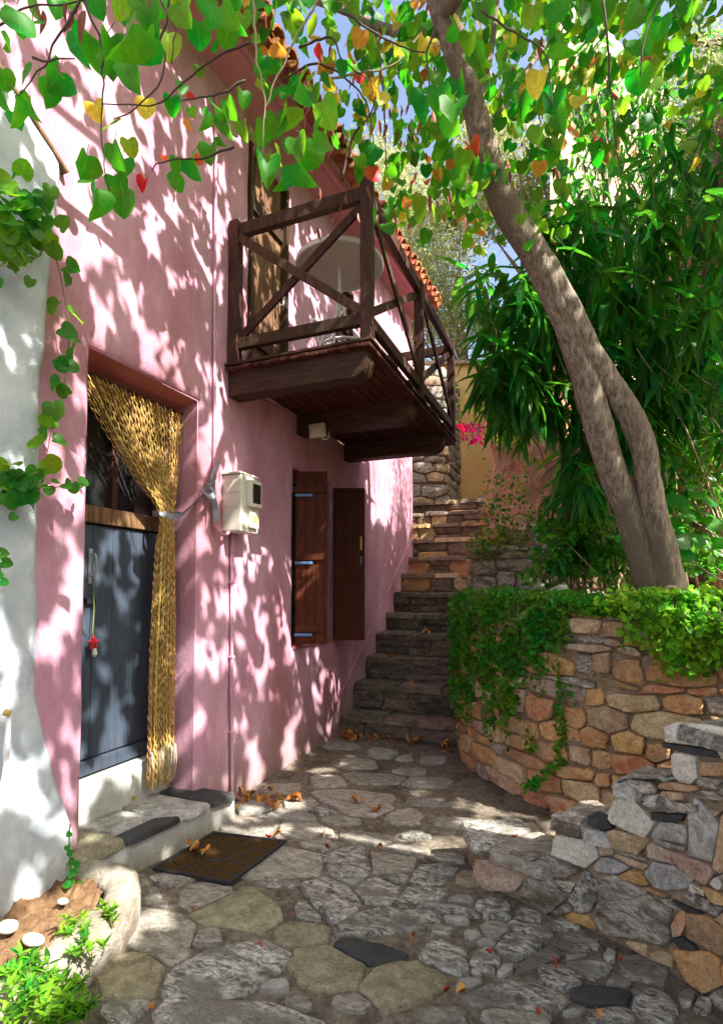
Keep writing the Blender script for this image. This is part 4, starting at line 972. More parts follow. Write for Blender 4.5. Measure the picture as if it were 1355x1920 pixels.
for (u, z) in ((.35, 5.3), (.5, 9.0), (1.5, 9.2), (2.1, 6.3)):
    wf = G()
    for (a, b, c, d) in ((u, u+.55, z, z+.08), (u, u+.55, z+1.1, z+1.18), (u, u+.07, z+.083, z+1.097), (u+.48, u+.55, z+.083, z+1.097)): wf.box((a, -.06, c), (b, -.002, d), .004, Mh)
    wo = wf.build('window', MT['terra'], chh)
    G().box((u+.073, -.02, z+.083), (u+.477, -.004, z+1.097), 0, Mh).build('pane', MT['glass'], wo)
    G().box((u-.30, -.05, z+.04), (u-.01, -.006, z+1.14), .004, Mh).build('shutter', MT['terra'], wo)
G().box((Lq+.502, -.35, 1.5), (Lq+1.5, 3, 9.2), 0, Mh).build('side_wing', MT['lav'], chh)
G().box((.0, -.08, 4.94), (Lq, -.003, 5.06), .01, Mh).build('string_course', MT['terra'], chh)

nb_ = thing('unseen_neighbour_house', (6.8, -1.9, 0), 'plain ochre neighbour house placed unseen right of the lane to shade it', 'house')  # unseen house, inferred from the lane's solid shade and sized to cast it
G().box((4.5, -6.5, -.05), (9.0, 1.75, 4.0), .02).build('wall', MT['cream'], nb_)
G().box((4.35, -6.7, 4.003), (9.2, 1.78, 4.15), .02).build('roof', MT['tile'], nb_)
for (y_, z_) in ((-4.6, 1.0), (-.6, 1.0), (-4.6, 3.0), (-.6, 3.0)):
    wf = G()
    for (a, b, c, d) in ((y_, y_+.8, z_, z_+.07), (y_, y_+.8, z_+1.03, z_+1.1), (y_, y_+.07, z_+.073, z_+1.027), (y_+.73, y_+.8, z_+.073, z_+1.027)): wf.box((4.44, a, c), (4.498, b, d), .003)
    wo = wf.build('window', MT['wood'], nb_); G().box((4.47, y_+.073, z_+.073), (4.49, y_+.727, z_+1.027)).build('pane', MT['glass'], wo)
dn_ = G().box((4.44, -2.7, .0), (4.498, -1.8, 2.1), .004).build('door', MT['doorblue'], nb_)
G().box((4.41, -1.95, 1.0), (4.438, -1.9, 1.12), .003).build('handle', MT['brass'], dn_)
# ---------------------------------------------------------------- foliage tools
def leaf_heart(mat, seed=0, fold=.25, curl=.2):
    r_ = random.Random(seed)
    prof = [(0, .02), (-.09, .16), (-.11, .33), (.03, .48), (.32, .55), (.62, .46), (.83, .25)]
    V = [(0, 0, 0)]; spine = [(0, 0), (.04, 0), (.14, 0), (.34, 0), (.6, 0), (.82, 0), (.94, 0)]
    V = []
    for (x, _) in spine: V.append((x, 0, -curl*(x*x)))
    for sgn in (1, -1):
        for (x, y) in prof: V.append((x+r_.uniform(-.02, .02), sgn*y*(1+r_.uniform(-.05, .05)), -curl*x*x+fold*abs(y)*(1+r_.uniform(-.3, .3))+.06*math.sin(x*5+r_.random()*3)*abs(y)))
    F = []
    a, b = 7, 14
    for s0, flip in ((a, False), (b, True)):
        tri = [(0, s0, s0+1), (0, s0+1, s0+2), (0, s0+2, 2), (2, s0+2, s0+3), (2, s0+3, 3), (3, s0+3, s0+4), (3, s0+4, s0+5), (3, s0+5, 4), (4, s0+5, s0+6), (4, s0+6, 5), (5, s0+6, 6)]
        F += [t[::-1] if flip else t for t in tri]
    return leafattr(mesh('leaf', V, F, mat, True))
def leaf_lance(mat, wd=.11, seed=0, curl=.35, fold=.3):
    r_ = random.Random(seed); V = []; F = []; n = 6
    for i in range(n+1):
        t = i/n; w_ = wd*math.sin(PI*(.04+.96*t)**.8)*(1 if i < n else .02)
        z = -curl*t*t+r_.uniform(-.01, .01); V += [(t, w_, z+fold*w_), (t, 0, z), (t, -w_, z+fold*w_)]
    for i in range(n):
        a = i*3; F += [(a, a+1, a+4, a+3), (a+1, a+2, a+5, a+4)]
    return leafattr(mesh('leaf', V, F, mat, True))
def leaf_oval(mat, wd=.36, seed=0):
    V = [(0, 0, 0), (.3, wd, .06), (.3, 0, -.02), (.3, -wd, .06), (.75, wd*.8, .04), (.75, 0, -.08), (.75, -wd*.8, .04), (1, 0, -.14)]
    F = [(0, 2, 1), (0, 3, 2), (1, 2, 5, 4), (2, 3, 6, 5), (4, 5, 7), (5, 6, 7)]
    return leafattr(mesh('leaf', V, F, mat, True))
def frame(pos, d, up, size):
    d = Vector(d).normalized(); y = Vector(up).cross(d)
    if y.length < 1e-3: y = d.orthogonal()
    y.normalize(); z = d.cross(y)
    return Matrix.Translation(pos) @ Matrix((d, y, z)).transposed().to_4x4() @ Matrix.Scale(size, 4)
def rdir(r_):
    while True:
        v = Vector((r_.uniform(-1, 1), r_.uniform(-1, 1), r_.uniform(-1, 1)))
        if .05 < v.length < 1: return v.normalized()
def foliage(parent, L_, meshes, single=300, name='leaf', rest='small_leaves', minpx=9):
    """L_: list of (matrix, mesh index). The ones that show largest become single parts, the rest one joined part."""
    sc = []
    for k, (m_, mi) in enumerate(L_):
        p = proj(m_.translation); s_ = m_.to_scale()[0]
        vis = -40 < p[0] < 1400 and -40 < p[1] < 1960 and p[2] > .1
        sc.append((s_*FPX/p[2] if vis else 0, k))
    sc.sort(reverse=True); pick = set(k for v, k in sc[:single] if v > minpx)
    for k in pick: obj(name, meshes[L_[k][1]], parent, L_[k][0])
    others = [q for k, q in enumerate(L_) if k not in pick]
    if not others: return
    mats = []; 
    for me in meshes:
        if me.materials[0] not in mats: mats.append(me.materials[0])
    co = []; fs = []; mi_ = []; base = 0; lv = []
    pre = []
    for me in meshes:
        v = np.array([tuple(x.co) for x in me.vertices]); v = np.c_[v, np.ones(len(v))]; pre.append((v, [tuple(p.vertices) for p in me.polygons], mats.index(me.materials[0])))
    for m_, mi in others:
        v, f, mm = pre[mi]; co.append((v @ np.array(m_).T)[:, :3]); lv.append(v[:, :3]); fs += [tuple(i+base for i in q) for q in f]; mi_ += [mm]*len(f); base += len(v)
    co = np.concatenate(co); me = bpy.data.meshes.new(rest); me.from_pydata(co.tolist(), [], fs)
    for m_ in mats: me.materials.append(m_)
    at_ = me.attributes.new('lv', 'FLOAT_VECTOR', 'POINT'); at_.data.foreach_set('vector', np.concatenate(lv).ravel())
    me.polygons.foreach_set('material_index', mi_); me.polygons.foreach_set('use_smooth', [True]*len(fs)); me.update()
    o = obj(rest, me, parent); o['kind'] = 'stuff'; return o

# ---------------------------------------------------------------- the Judas tree
rj = random.Random(31)
tree = thing('judas_tree', (2.75, 3.95, 1.3), 'tall twin trunked tree leaning over the lane with heart shaped leaves', 'tree')
def trunkpts(L_): return smoothpts([atd(a, b, d) for a, b, d in L_], 7)
def r_big(rad): return max(rad) > .06
def trunk(pl, rad, name='trunk', n=32, mat=None):
    P = trunkpts(pl); K = len(P); m_ = len(rad)
    rr = []
    for i in range(K):
        t = i/(K-1)*(m_-1); j = min(int(t), m_-2); rr.append(rad[j]*(1-(t-j))+rad[j+1]*(t-j))
    g = G(); g.tube(P, rr, n if r_big(rad) else 8, mod=lambda i, k: 1+.03*noise.noise(Vector((k*2.1, i*.22, 5)))+.07*noise.noise(Vector((k*2*PI/n*.7, i*.35, len(P))))+.05*noise.noise(Vector((math.cos(k*2*PI/n)*2, math.sin(k*2*PI/n)*2, i*.25))))
    g.build(name, mat or MT['bark'], tree, True); return P
T1 = trunk([(1228, 1125, 3.60), (1208, 1060, 3.58), (1178, 960, 3.55), (1147, 881, 3.5), (1117, 781, 3.45), (1090, 681, 3.40), (1052, 580, 3.34), (1004, 480, 3.26), (960, 410, 3.2), (928, 345, 3.14), (906, 270, 3.06), (890, 210, 3.0), (868, 140, 2.92), (846, 80, 2.86), (824, 20, 2.8), (800, -80, 2.75), (780, -220, 2.7)],
           [.108, .094, .088, .087, .087, .086, .085, .084, .082, .076, .070, .064, .060, .058, .050, .045, .04])
T2 = trunk([(1258, 1125, 3.50), (1250, 1060, 3.5), (1226, 960, 3.47), (1213, 890, 3.45), (1206, 840, 3.43), (1184, 785, 3.42), (1146, 722, 3.40), (1112, 670, 3.36), (1072, 590, 3.32), (1022, 492, 3.26), (985, 440, 3.22)],
           [.102, .084, .074, .073, .076, .078, .072, .070, .068, .062, .05])
def branch(pl, r0, r1, mat='bark', n=8): return trunk(pl, [r0, r1], 'branch', n, MT[mat])
branch([(868, 150, 2.92), (850, 80, 3.0), (852, 20, 3.05), (856, -60, 3.1), (870, -260, 3.2)], .05, .03)
branch([(862, 58, 2.95), (800, 60, 3.1), (740, 58, 3.3), (700, 45, 3.4), (640, 18, 3.5), (560, -10, 3.55), (420, -70, 3.6)], .035, .018)
branch([(700, 45, 3.4), (712, 100, 3.4), (718, 170, 3.4), (722, 260, 3.4), (724, 330, 3.4)], .010, .004)
branch([(890, 200, 3.0), (915, 120, 3.1), (925, 60, 3.2), (935, -40, 3.3)], .02, .014)
branch([(905, 260, 3.05), (960, 170, 3.3), (1010, 100, 3.5), (1060, 20, 3.7), (1100, -80, 3.8)], .018, .012)
branch([(830, 30, 2.8), (930, -120, 2.4), (1100, -420, 1.9), (1250, -800, 1.6)], .04, .02)
branch([(800, -80, 2.75), (600, -260, 2.3), (350, -420, 1.9), (150, -520, 1.6)], .035, .012)
branch([(780, -220, 2.7), (760, -500, 2.4), (700, -900, 2.0), (600, -1600, 1.5)], .04, .015)
branch([(870, -260, 3.2), (1000, -500, 3.2), (1300, -900, 3.0)], .028, .015)
# twigs in front of the wall
TW = [([(-20, 60), (0, 45), (40, 18), (90, 8), (150, 0), (230, -30)], 1.35), ([(150, -5), (128, 45), (105, 82), (85, 120), (60, 150), (35, 182)], 1.3), ([(157, -10), (170, 35), (190, 75), (194, 130), (193, 180), (190, 260), (205, 360)], 1.4),
      ([(320, -10), (310, 50), (298, 80), (310, 110), (290, 170), (240, 210), (215, 225)], 1.5), ([(470, 80), (400, 110), (340, 160), (290, 195), (190, 195)], 1.7), ([(600, -10), (545, 90), (510, 165), (497, 205)], 1.5),
      ([(475, -10), (480, 90), (490, 150), (497, 205), (490, 300)], 1.5), ([(440, 275), (405, 288), (380, 297), (345, 300), (300, 305), (285, 318)], 1.7), ([(460, 150), (420, 172), (370, 185), (340, 190)], 2.0),
      ([(62, 110), (100, 112), (140, 108)], 1.3), ([(300, 0), (315, 30), (330, 60), (320, 120)], 1.5), ([(820, 25), (800, 100), (805, 160), (820, 200)], 1.6), ([(1130, -10), (1140, 120), (1150, 250), (1165, 330)], 1.6),
      ([(900, 20), (960, 60), (1020, 100), (1035, 200)], 1.8), ([(1250, -20), (1210, 60), (1200, 140)], 1.5), ([(640, 20), (700, 60), (760, 90), (800, 100)], 2.2), ([(530, 150), (600, 120), (680, 180), (700, 270)], 3.0), ([(600, 150), (660, 140), (740, 120), (790, 60)], 3.0),
      ([(640, 340), (660, 260), (700, 200), (690, 120)], 3.2), ([(560, 90), (620, 70), (640, 110), (690, 150)], 2.9)]
for pl, d in TW:
    P = smoothpts([atd(a, b, d) for a, b in pl], 8)
    P = [p+Vector((noise.noise(p*25), noise.noise(p*25+Vector((7, 0, 0))), noise.noise(p*25+Vector((0, 7, 0)))))*.006 for p in P]
    r0 = .0034*(d/1.4); G().tube(P, [r0*(1-.6*i/len(P)) for i in range(len(P))], 5).build('twig', MT['twigpale' if pl[0][0] in (600, 475) else 'twig'], tree, True)
hm = {}
LM = []
def hidx(col):
    if col not in hm:
        hm[col] = []
        for q in range(4): hm[col].append(len(LM)); LM.append(leaf_heart(MT[{'G': 'lg', 'L': 'll', 'Y': 'ly', 'O': 'lo', 'R': 'lr'}[col]], q+len(LM), fold=(.12, .35, .65, 1.0)[q], curl=(.35, .5, .15, .6)[q]))
    return rj.choice(hm[col])
near = """35 55 75 G;62 72 70 G;20 92 40 G;25 125 35 Y;47 150 48 G;72 172 58 G;28 205 60 G;58 205 48 G;38 238 45 G;112 160 58 G;105 18 40 G;175 15 55 G;225 15 50 L;255 20 45 G;162 95 58 G;185 105 60 G;207 100 65 G;
240 78 78 G;242 45 45 G;215 148 60 G;258 142 72 G;278 45 62 G;288 97 65 G;315 88 55 L;340 38 65 L;372 62 45 G;392 33 60 G;420 33 55 G;440 48 50 G;405 90 30 G;372 135 25 G;330 168 34 G;322 200 38 G;140 202 34 L;155 216 34 Y;
180 212 38 Y;202 205 24 G;213 247 44 L;235 227 28 G;275 204 40 Y;258 257 25 G;240 277 34 L;182 265 25 L;213 295 54 G;164 318 58 G;168 345 35 G;172 388 66 G;232 318 44 G;214 352 48 G;232 388 60 G;330 310 32 G;362 318 50 G;
340 348 42 G;396 296 50 G;374 300 20 R;272 350 28 R;307 300 14 R;355 235 22 O;357 180 18 R;358 212 24 L;402 215 44 G;427 205 40 G;430 242 44 G;455 188 38 G;380 228 40 G;412 267 25 G;460 247 34 L;515 40 46 G;455 42 34 L;
430 70 46 G;582 55 40 L;550 68 30 G;490 122 40 G;508 126 34 G;560 182 66 G;538 222 44 L;605 215 56 L;585 190 40 G;500 330 50 G;560 330 56 G;525 346 34 G;495 248 42 G;520 240 44 G;475 257 25 L;560 282 48 G;595 270 60 G;
590 296 48 G;525 302 34 L;505 306 28 L;545 160 34 G;520 95 32 O;503 107 28 O;600 132 26 O;617 130 26 O;678 72 34 O;665 86 28 Y;795 88 36 Y;737 55 26 Y;722 84 22 Y;712 190 38 Y;700 182 28 O;820 190 58 G;800 205 50 G;
852 222 60 G;835 236 52 G;872 300 38 L;865 335 40 G;896 325 38 G;1012 155 48 Y;975 198 44 G;1035 212 50 G;1015 258 44 L;1042 240 50 G;1175 48 50 G;1200 96 50 G;1265 85 36 G;1195 150 50 G;1225 155 38 L;1102 80 48 G;
1052 92 48 G;1040 25 50 G;1197 28 58 G;1218 18 52 G;1170 52 22 O;930 120 46 G;890 118 38 G;860 168 40 G;950 182 40 G;905 160 34 L;1080 30 44 G;1135 15 44 G;1240 50 40 G;960 60 44 G;1000 30 44 L;1290 20 38 G;440 5 44 G;490 10 40 G;
385 5 44 G;330 5 40 L;300 10 48 G;130 5 36 G;60 15 44 G;10 25 50 G;560 15 38 G;5 150 44 G;10 185 44 G;850 60 40 G;900 30 44 G;880 80 38 L;820 330 22 O;845 310 22 O;762 385 26 O;775 340 18 R;870 355 24 G;700 330 22 G"""
L_ = []
for it in near.replace('\n', '').split(';'):
    a, b, s_, c = it.split(); a, b, s_ = float(a), float(b), float(s_)
    d = min(3.0, max(1.05, .088*FPX/s_)); d *= rj.uniform(.95, 1.05)
    size = s_*d/FPX*.86*rj.uniform(.85, 1.1)
    p = atd(a, b-s_*.45, d)
    r_ = ray(a, b).normalized()
    dn = (Vector((0, 0, -1))+rdir(rj)*.38).normalized()
    up = (-r_ + rdir(rj)*1.15).normalized()
    m_ = frame(p, dn, up, size)
    L_.append((m_, hidx(c)))
    G().tube([p, p+Vector((rj.uniform(-.01, .01), 0, .018)), p+Vector((rj.uniform(-.02, .02), 0, .035))], .0011, 4).build('leaf_stalk', MT['vinestem'], tree) if s_ > 40 else None
# the crown overhead, outside the frame, that shades wall and lane
def tau_wall(y, z):
    n_ = fbm(Vector((y*3.4, z*1.7, 8)), 3)
    t = 1.42+2.0*n_
    if z < .5 and 1.85 < y < 2.85: return 3.6
    if y < 1.9 and z > 2.9: t -= .7
    if y < 1.85 and z < 1.35: t -= .45
    if y < 1.75 and 1.35 < z < 3.3: t += 1.3
    if 2.75 < y < 3.1 and z > 2.1: t -= .55
    if y > 5.3 and z > 2.2: t = .0 if y > 5.5 else .5
    if y > 4.9 and z < 2.2: t += 2.2
    if 3.2 < y < 4.6 and z > 3: t -= .2
    if z < 1.0 and 3.0 < y < 5: t += .1
    return t
def tau_ground(x, y):
    t = 4.5
    # a sunlit gap across the lane
    yc = 2.80+.05*(x-.8)+.03*math.sin(x*9); 
    if .42 < x < 1.9 and abs(y-yc) < .115: return .02
    if 1.1 < x < 1.7 and abs(y-yc-.24) < .04: return .3
    if .2 < x < .55 and 2.8 < y < 3.3: return .5
    if x < .52 and y < 1.93: return .3
    if x < .5 and y < 2.6: return 3.6
    if x < .85 and y < 2.75: return 3.5
    if y < 1.75+.288*(4.5-x)-.02: return .46
    return t
def lit_terrace(p):
    t = p-SUNV*((p.z-1.2)/SUNV.z); return 2.45 < t.x < 3.7 and 2.9 < t.y < 3.75
def tau_hit(p):
    t = p-SUNV*(p.x/SUNV.x)
    if t.z > 0: return tau_wall(t.y, t.z) if t.y < 7.4 else 9
    t = p-SUNV*(p.z/SUNV.z); return tau_ground(t.x, t.y)
# middle distance crown seen against sky, roof and oleander
def crownmask(px, py):
    if py < -30 or py > 460: return 0
    if px < 470: return .25 if py < 120 else 0
    if px < 620: return .45 if py < 120 else (.22 if py < 300 else 0)
    if px < 760: return .62 if py < 330 else (.5 if px > 690 and py < 420 else 0)
    if px < 880: return .8 if py < 400 else .2
    if px < 1060: return .9 if py < 330 else .4
    return .75 if py < 170 else (.3 if py < 300 else .03)
for k in range(8500):
    px, py = rj.uniform(440, 1380), rj.uniform(-40, 470)
    cl_ = fbm(Vector((px/70, py/70, 3)), 3)
    if rj.random() > crownmask(px, py)*(.55+1.3*max(-.3, cl_)): continue
    d = rj.uniform(2.8, 5.6)
    p = atd(px, py, d)
    if 0 < p.x < 1.2 and 2.9 < p.y < 5.5 and p.z < 4.2: continue
    if p.x < .55: continue
    if tau_hit(p) < .6: continue
    c = rj.choices('GLYOR', [52, 40, 5, 3, .5])[0]
    L_.append((frame(p, Vector((0, 0, -1))+rdir(rj)*.6, Vector((.3, -.8, .2))+rdir(rj)*.9, rj.uniform(.055, .085)), hidx(c)))
cnt = 0; LB = []
AR = .5*.0088
def try_add(t, tau, dens_max):
    global cnt
    if rj.random() > max(0, tau)/dens_max: return
    zz = rj.uniform(4.4, 6.6)+.5*(t.x < .1)
    k = (zz-t.z)/SUNV.z; k = max(k, 2.2)
    p = t+SUNV*k
    q = proj(p)
    if -25 < q[0] < 1380 and -25 < q[1] < 1945 and q[2] > 0:
        k = k*1.5+1; p = t+SUNV*k; q = proj(p)
        if -25 < q[0] < 1380 and 150 < q[1] < 1945 and q[2] > 0: return
    if q[2] > 0 and (p-CAM).length < 1.3: return
    for q_ in range(8):
        p2 = p+rdir(rj)*rj.uniform(.02, .12)
        if tau_hit(p2) < .45 or (lit_terrace(p2) and rj.random() < .9): continue
        LB.append((frame(p2, Vector((0, 0, -1))+rdir(rj)*.8, Vector((.66, -.19, .73))+rdir(rj)*.8, rj.uniform(.075, .11)), hidx(rj.choices('GL', [3, 1])[0])))
ld = .0048*.60*8
A = (7.4-(-.6))*5.2*SUNV.x; DM = 4.2; n_ = int(A*DM/ld)
for k in range(n_):
    y, z = rj.uniform(-.6, 7.4), rj.uniform(0, 5.2); try_add(Vector((0, y, z)), tau_wall(y, z), DM)
A = 3.5*6.0*SUNV.z; DM = 4.5; n_ = int(A*DM/ld)
for k in range(n_):
    x, y = rj.uniform(0.0, 3.5), rj.uniform(-1.2, 4.8)
    if y > 3.6-.2*(x-1) and x > 2.0: continue
    try_add(Vector((x, y, 0)), tau_ground(x, y), DM)
A = 1.2*3.0*SUNV.z; n_ = int(A*3/ld)
for k in range(n_):
    x, y = rj.uniform(0, 1.2), rj.uniform(4.8, 7.6); try_add(Vector((x, y, (y-4.8)*.8)), 2.6, 3)
print('overhead leaves', len(LB), 'crown', len(L_))
foliage(tree, L_+LB, LM, 300, 'leaf', 'small_leaves')
# seed pods
pm = [leaf_lance(MT['pod'], .12, q, curl=.2, fold=.6) for q in range(2)]
PL = []
for (a, b, s_) in ((68, 2, 42), (82, 20, 48), (128, 10, 70), (135, 20, 52), (160, 20, 60), (107, 118, 40), (300, 0, 40), (150, 5, 40), (655, 150, 26), (700, 235, 26), (745, 240, 28), (870, 330, 26), (905, 55, 40), (790, 225, 32), (895, 10, 44)):
    d = 1.35 if b < 130 and a < 320 else 3.0
    PL.append((frame(atd(a, b, d), Vector((0, 0, -1))+rdir(rj)*.3, rdir(rj), s_*d/FPX), rj.choice((0, 1))))
for k in range(170):
    px, py = rj.uniform(560, 1050), rj.uniform(0, 430); d = rj.uniform(2.7, 4.2)
    p = atd(px, py, d)
    if p.x < .6: continue
    PL.append((frame(p, Vector((0, 0, -1))+rdir(rj)*.3, rdir(rj), rj.uniform(.06, .09)), rj.choice((0, 1))))
foliage(tree, PL, pm, 60, 'seed_pod', 'small_pods')

# ---------------------------------------------------------------- oleanders
OM = [leaf_lance(MT['ol'], .088, 1, .30), leaf_lance(MT['ol'], .08, 2, .15), leaf_lance(MT['ol2'], .085, 3, .4), leaf_lance(MT['ol'], .095, 4, .5)]
def oleander(name, shoots, base, label, seed, single=300):
    ro_ = random.Random(seed); t = thing(name, base, label, 'shrub', 'oleander shrubs behind the leaning tree'); Ls = []
    base = Vector(base)
    for k, (tip, ln) in enumerate(shoots):
        b0 = base+Vector((ro_.uniform(-.35, .35), ro_.uniform(-.3, .3), 0)); tip = Vector(tip)
        mid = b0.lerp(tip, .55)+Vector((0, 0, .25)); P = smoothpts([b0, mid, tip], 8)
        if k % 7 == 0: G().tube(P, [.012*(1-.8*i/len(P)) for i in range(len(P))], 6).build('stem', MT['twigpale'], t, True)
        m_ = len(P); 
        for q in range(ro_.randint(13, 20)):
            f = ro_.uniform(.72, 1.0); p = P[int(f*(m_-1))]+rdir(ro_)*.03
            a = ro_.random()*2*PI; e = Vector((math.cos(a), math.sin(a), ro_.uniform(-1.5, .1)+(f-.9)*4))
            if (tau_hit(p) < .3 and p.y < 7) or (lit_terrace(p) and ro_.random() < .75): continue
            Ls.append((frame(p, e, Vector((0, 0, 1))+rdir(ro_)*.35, ln*ro_.uniform(.75, 1.2)), ro_.choice((0, 0, 1, 2, 3))))
    foliage(t, Ls, OM, single, 'leaf', 'small_leaves'); return t
def shoots(n, reg, seed, ln):
    r_ = random.Random(seed); out = []
    while len(out) < n:
        px, py, d = r_.uniform(reg[0], reg[1]), r_.uniform(reg[2], reg[3]), r_.uniform(reg[4], reg[5])
        if py < 560-(px-780)*1.1 and px < 1000: continue
        if px < 880 and not (360 < py < 720): continue
        if py > 740 and px < 1035: continue
        out.append((atd(px, py, d), ln))
    return out
oleander('oleander', shoots(84, (850, 1120, 330, 960, 3.9, 5.2), 1, .33), (2.35, 5.0, 1.35), 'dark oleander with long drooping leaves left of the leaning trunk', 2)
oleander('oleander', shoots(78, (1060, 1375, 470, 820, 3.9, 5.4), 2, .31), (3.6, 5.0, 1.35), 'dense dark oleander to the right of the leaning trunk', 3)
oleander('oleander', shoots(58, (1000, 1375, 140, 520, 4.0, 5.6), 3, .28), (3.2, 5.6, 1.4), 'tallest oleander with upright shoots in front of the cream house', 4)
oleander('oleander', shoots(22, (1035, 1140, 800, 1060, 4.3, 5.0), 5, .22), (2.2, 5.0, 1.3), 'low oleander sprouts above the terrace wall beside the stairs', 6, 200)
oleander('oleander', shoots(120, (1030, 1375, 10, 400, 6.9, 7.9), 9, .27), (3.6, 7.6, 1.5), 'highest oleander standing close against the cream house wall', 10)
oleander('oleander', shoots(26, (1290, 1400, 300, 760, 3.3, 4.2), 7, .24), (3.9, 4.1, 1.3), 'oleander branches at the right edge in front of the rock', 8, 250)

# ---------------------------------------------------------------- small leaved plants
COV = [leaf_oval(MT['cover'], .34, 1), leaf_oval(MT['cover'], .42, 2)]; COV2 = [leaf_oval(MT['cover2'], .34, 1), leaf_oval(MT['cover2'], .42, 2)]
rg = random.Random(17)
def trailing(name, label, srange, lens, n, meshes, size, sd_, mk=None, over=.06, group='trailing plants over the retaining wall'):
    """stems that creep over the wall head and hang down its face"""
    r_ = random.Random(sd_); mid = tf(sum(srange)/2, TT, 0); t = thing(name, tuple(mid), label, 'plant', group); Ls = []; stem = G()
    for k in range(n):
        s_ = r_.uniform(*srange); ln = lens(s_)*r_.uniform(.35, 1.15); back = r_.uniform(.05, .4); K = int((ln+back)/.02)
        ds = r_.uniform(-.12, .12); P = []
        for i in range(K+1):
            d_ = i*.02
            if d_ < back: p = tf(s_, TT+.05+.05*math.sin(d_*20+k), -(back-d_))
            else: p = tf(s_+ds*(d_-back)+.02*math.sin(d_*14+k), TT+.03-(d_-back), over*(.5+r_.random()*.0)+.03*math.sin(d_*9+k*2)+.02)
            P.append(p)
        if len(P) > 2 and k % 2 == 0: stem.tube(P, .0022, 4)
        for p in P:
            for q in range(2):
                if r_.random() < .55+1.2*noise.noise(p*5): Ls.append((frame(p+rdir(r_)*.028, rdir(r_)+Vector((0, -.3, .1)), Vector((.1, -.7, .7))+rdir(r_)*.8, size*r_.uniform(.5, 1.5)), r_.randrange(len(meshes))))
    stem.build('stems', MT['vinestem'], t)['kind'] = 'stuff'; foliage(t, Ls, meshes, 0, 'leaf', 'small_leaves'); return t
def s_at(px, py=1250): return thit(px, py)[0]
sa, sb, sc_, sd2, se = s_at(866, 1300), s_at(1010, 1300), s_at(1075, 1250), s_at(1150, 1250), s_at(1400, 1250)
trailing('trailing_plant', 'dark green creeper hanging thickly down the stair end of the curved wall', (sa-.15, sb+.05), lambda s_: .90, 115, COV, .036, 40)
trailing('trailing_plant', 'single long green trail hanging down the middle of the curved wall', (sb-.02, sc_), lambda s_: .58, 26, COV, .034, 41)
tp = thing('trailing_plant', tuple(tf(sc_-.1, 0.5, 0)), 'thin creeper strand reaching nearly to the ground on orange stones', 'plant', 'trailing plants over the retaining wall')
Ls = []; P = [atd(a, b, 3.42) for a, b in ((1052, 1290), (1048, 1330), (1052, 1370), (1050, 1400), (1045, 1430), (1025, 1450), (1000, 1468), (990, 1478))]
P = smoothpts(P, 6); G().tube(P, .0025, 5).build('stem', MT['vinestem'], tp)
for p in P:
    for q in range(5): Ls.append((frame(p+rdir(rg)*.03, rdir(rg), Vector((0, -.7, .7))+rdir(rg)*.5, rg.uniform(.025, .04)), rg.randrange(2)))
foliage(tp, Ls, COV, 0)
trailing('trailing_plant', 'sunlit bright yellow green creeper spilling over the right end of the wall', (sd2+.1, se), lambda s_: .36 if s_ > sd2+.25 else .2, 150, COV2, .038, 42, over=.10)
# upright cover on the wall head
def cover(name, label, srange, n, meshes, size, sd_, hgt=.14, dep=.5):
    r_ = random.Random(sd_); Ls = []
    for k in range(n):
        s_ = r_.uniform(*srange); b = tf(s_, TT, -r_.random()**1.3*dep+.05); h_ = hgt*r_.uniform(.4, 1.2); lean = rdir(r_)*.06
        for i in range(7):
            f = i/6; p = b+Vector((0, 0, h_*f-.01))+lean*f
            for q in range(2): Ls.append((frame(p+rdir(r_)*.015, rdir(r_)+Vector((0, 0, .5)), Vector((0, -.4, .9))+rdir(r_)*.5, size*r_.uniform(.7, 1.3)), r_.randrange(len(meshes))))
    t = thing(name, tuple(tf(sum(srange)/2, TT, 0)), label, 'ground cover', kind='stuff')
    foliage(t, Ls, meshes, 0)
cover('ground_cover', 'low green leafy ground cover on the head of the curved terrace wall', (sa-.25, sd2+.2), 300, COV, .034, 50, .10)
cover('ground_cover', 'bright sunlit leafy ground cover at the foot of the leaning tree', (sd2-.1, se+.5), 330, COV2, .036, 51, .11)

# planter at bottom left
pl = thing('planter', (.3, 1.5, 0), 'rounded whitewashed stone planter bed in the bottom left corner', 'planter')
PO = smoothpts([Vector((.07, 1.95, 0)), Vector((.25, 1.93, 0)), Vector((.42, 1.86, 0)), Vector((.52, 1.70, 0)), Vector((.56, 1.5, 0)), Vector((.58, 1.25, 0)), Vector((.60, .9, 0)), Vector((.6, .4, 0)), Vector((.6, -.4, 0))], 6)
V = []; F = []; prof = [(0.0, -.03), (.004, .05), (-.004, .12), (-.02, .165), (-.055, .185), (-.10, .178), (-.125, .15), (-.13, .08)]
for i, p in enumerate(PO):
    t = (PO[min(i+1, len(PO)-1)]-PO[max(0, i-1)]).normalized(); n_ = Vector((-t.y, t.x, 0))
    for (o_, z) in prof: 
        b = p+n_*o_; nn = .018*fbm(Vector((b.x*6, b.y*6, z*6)), 3); V.append(b+n_*nn+Vector((0, 0, z+nn*.7)))
m_ = len(prof)
for i in range(len(PO)-1):
    for k in range(m_-1): F.append((i*m_+k, i*m_+k+1, (i+1)*m_+k+1, (i+1)*m_+k))
me = mesh('kerb', V, F, MT['kerb'], True); G().fixn(me); obj('kerb', me, pl)
V, F = grid_fn(40, 140, lambda u, v: Vector((u*(.47-max(0, -.4+v*2.24-1.5)*.6), -.4+v*2.24, .125+.035*fbm(Vector((u*9, v*38, 0)), 4)))); obj('soil', mesh('soil', V, F, MT['soil'], True), pl)
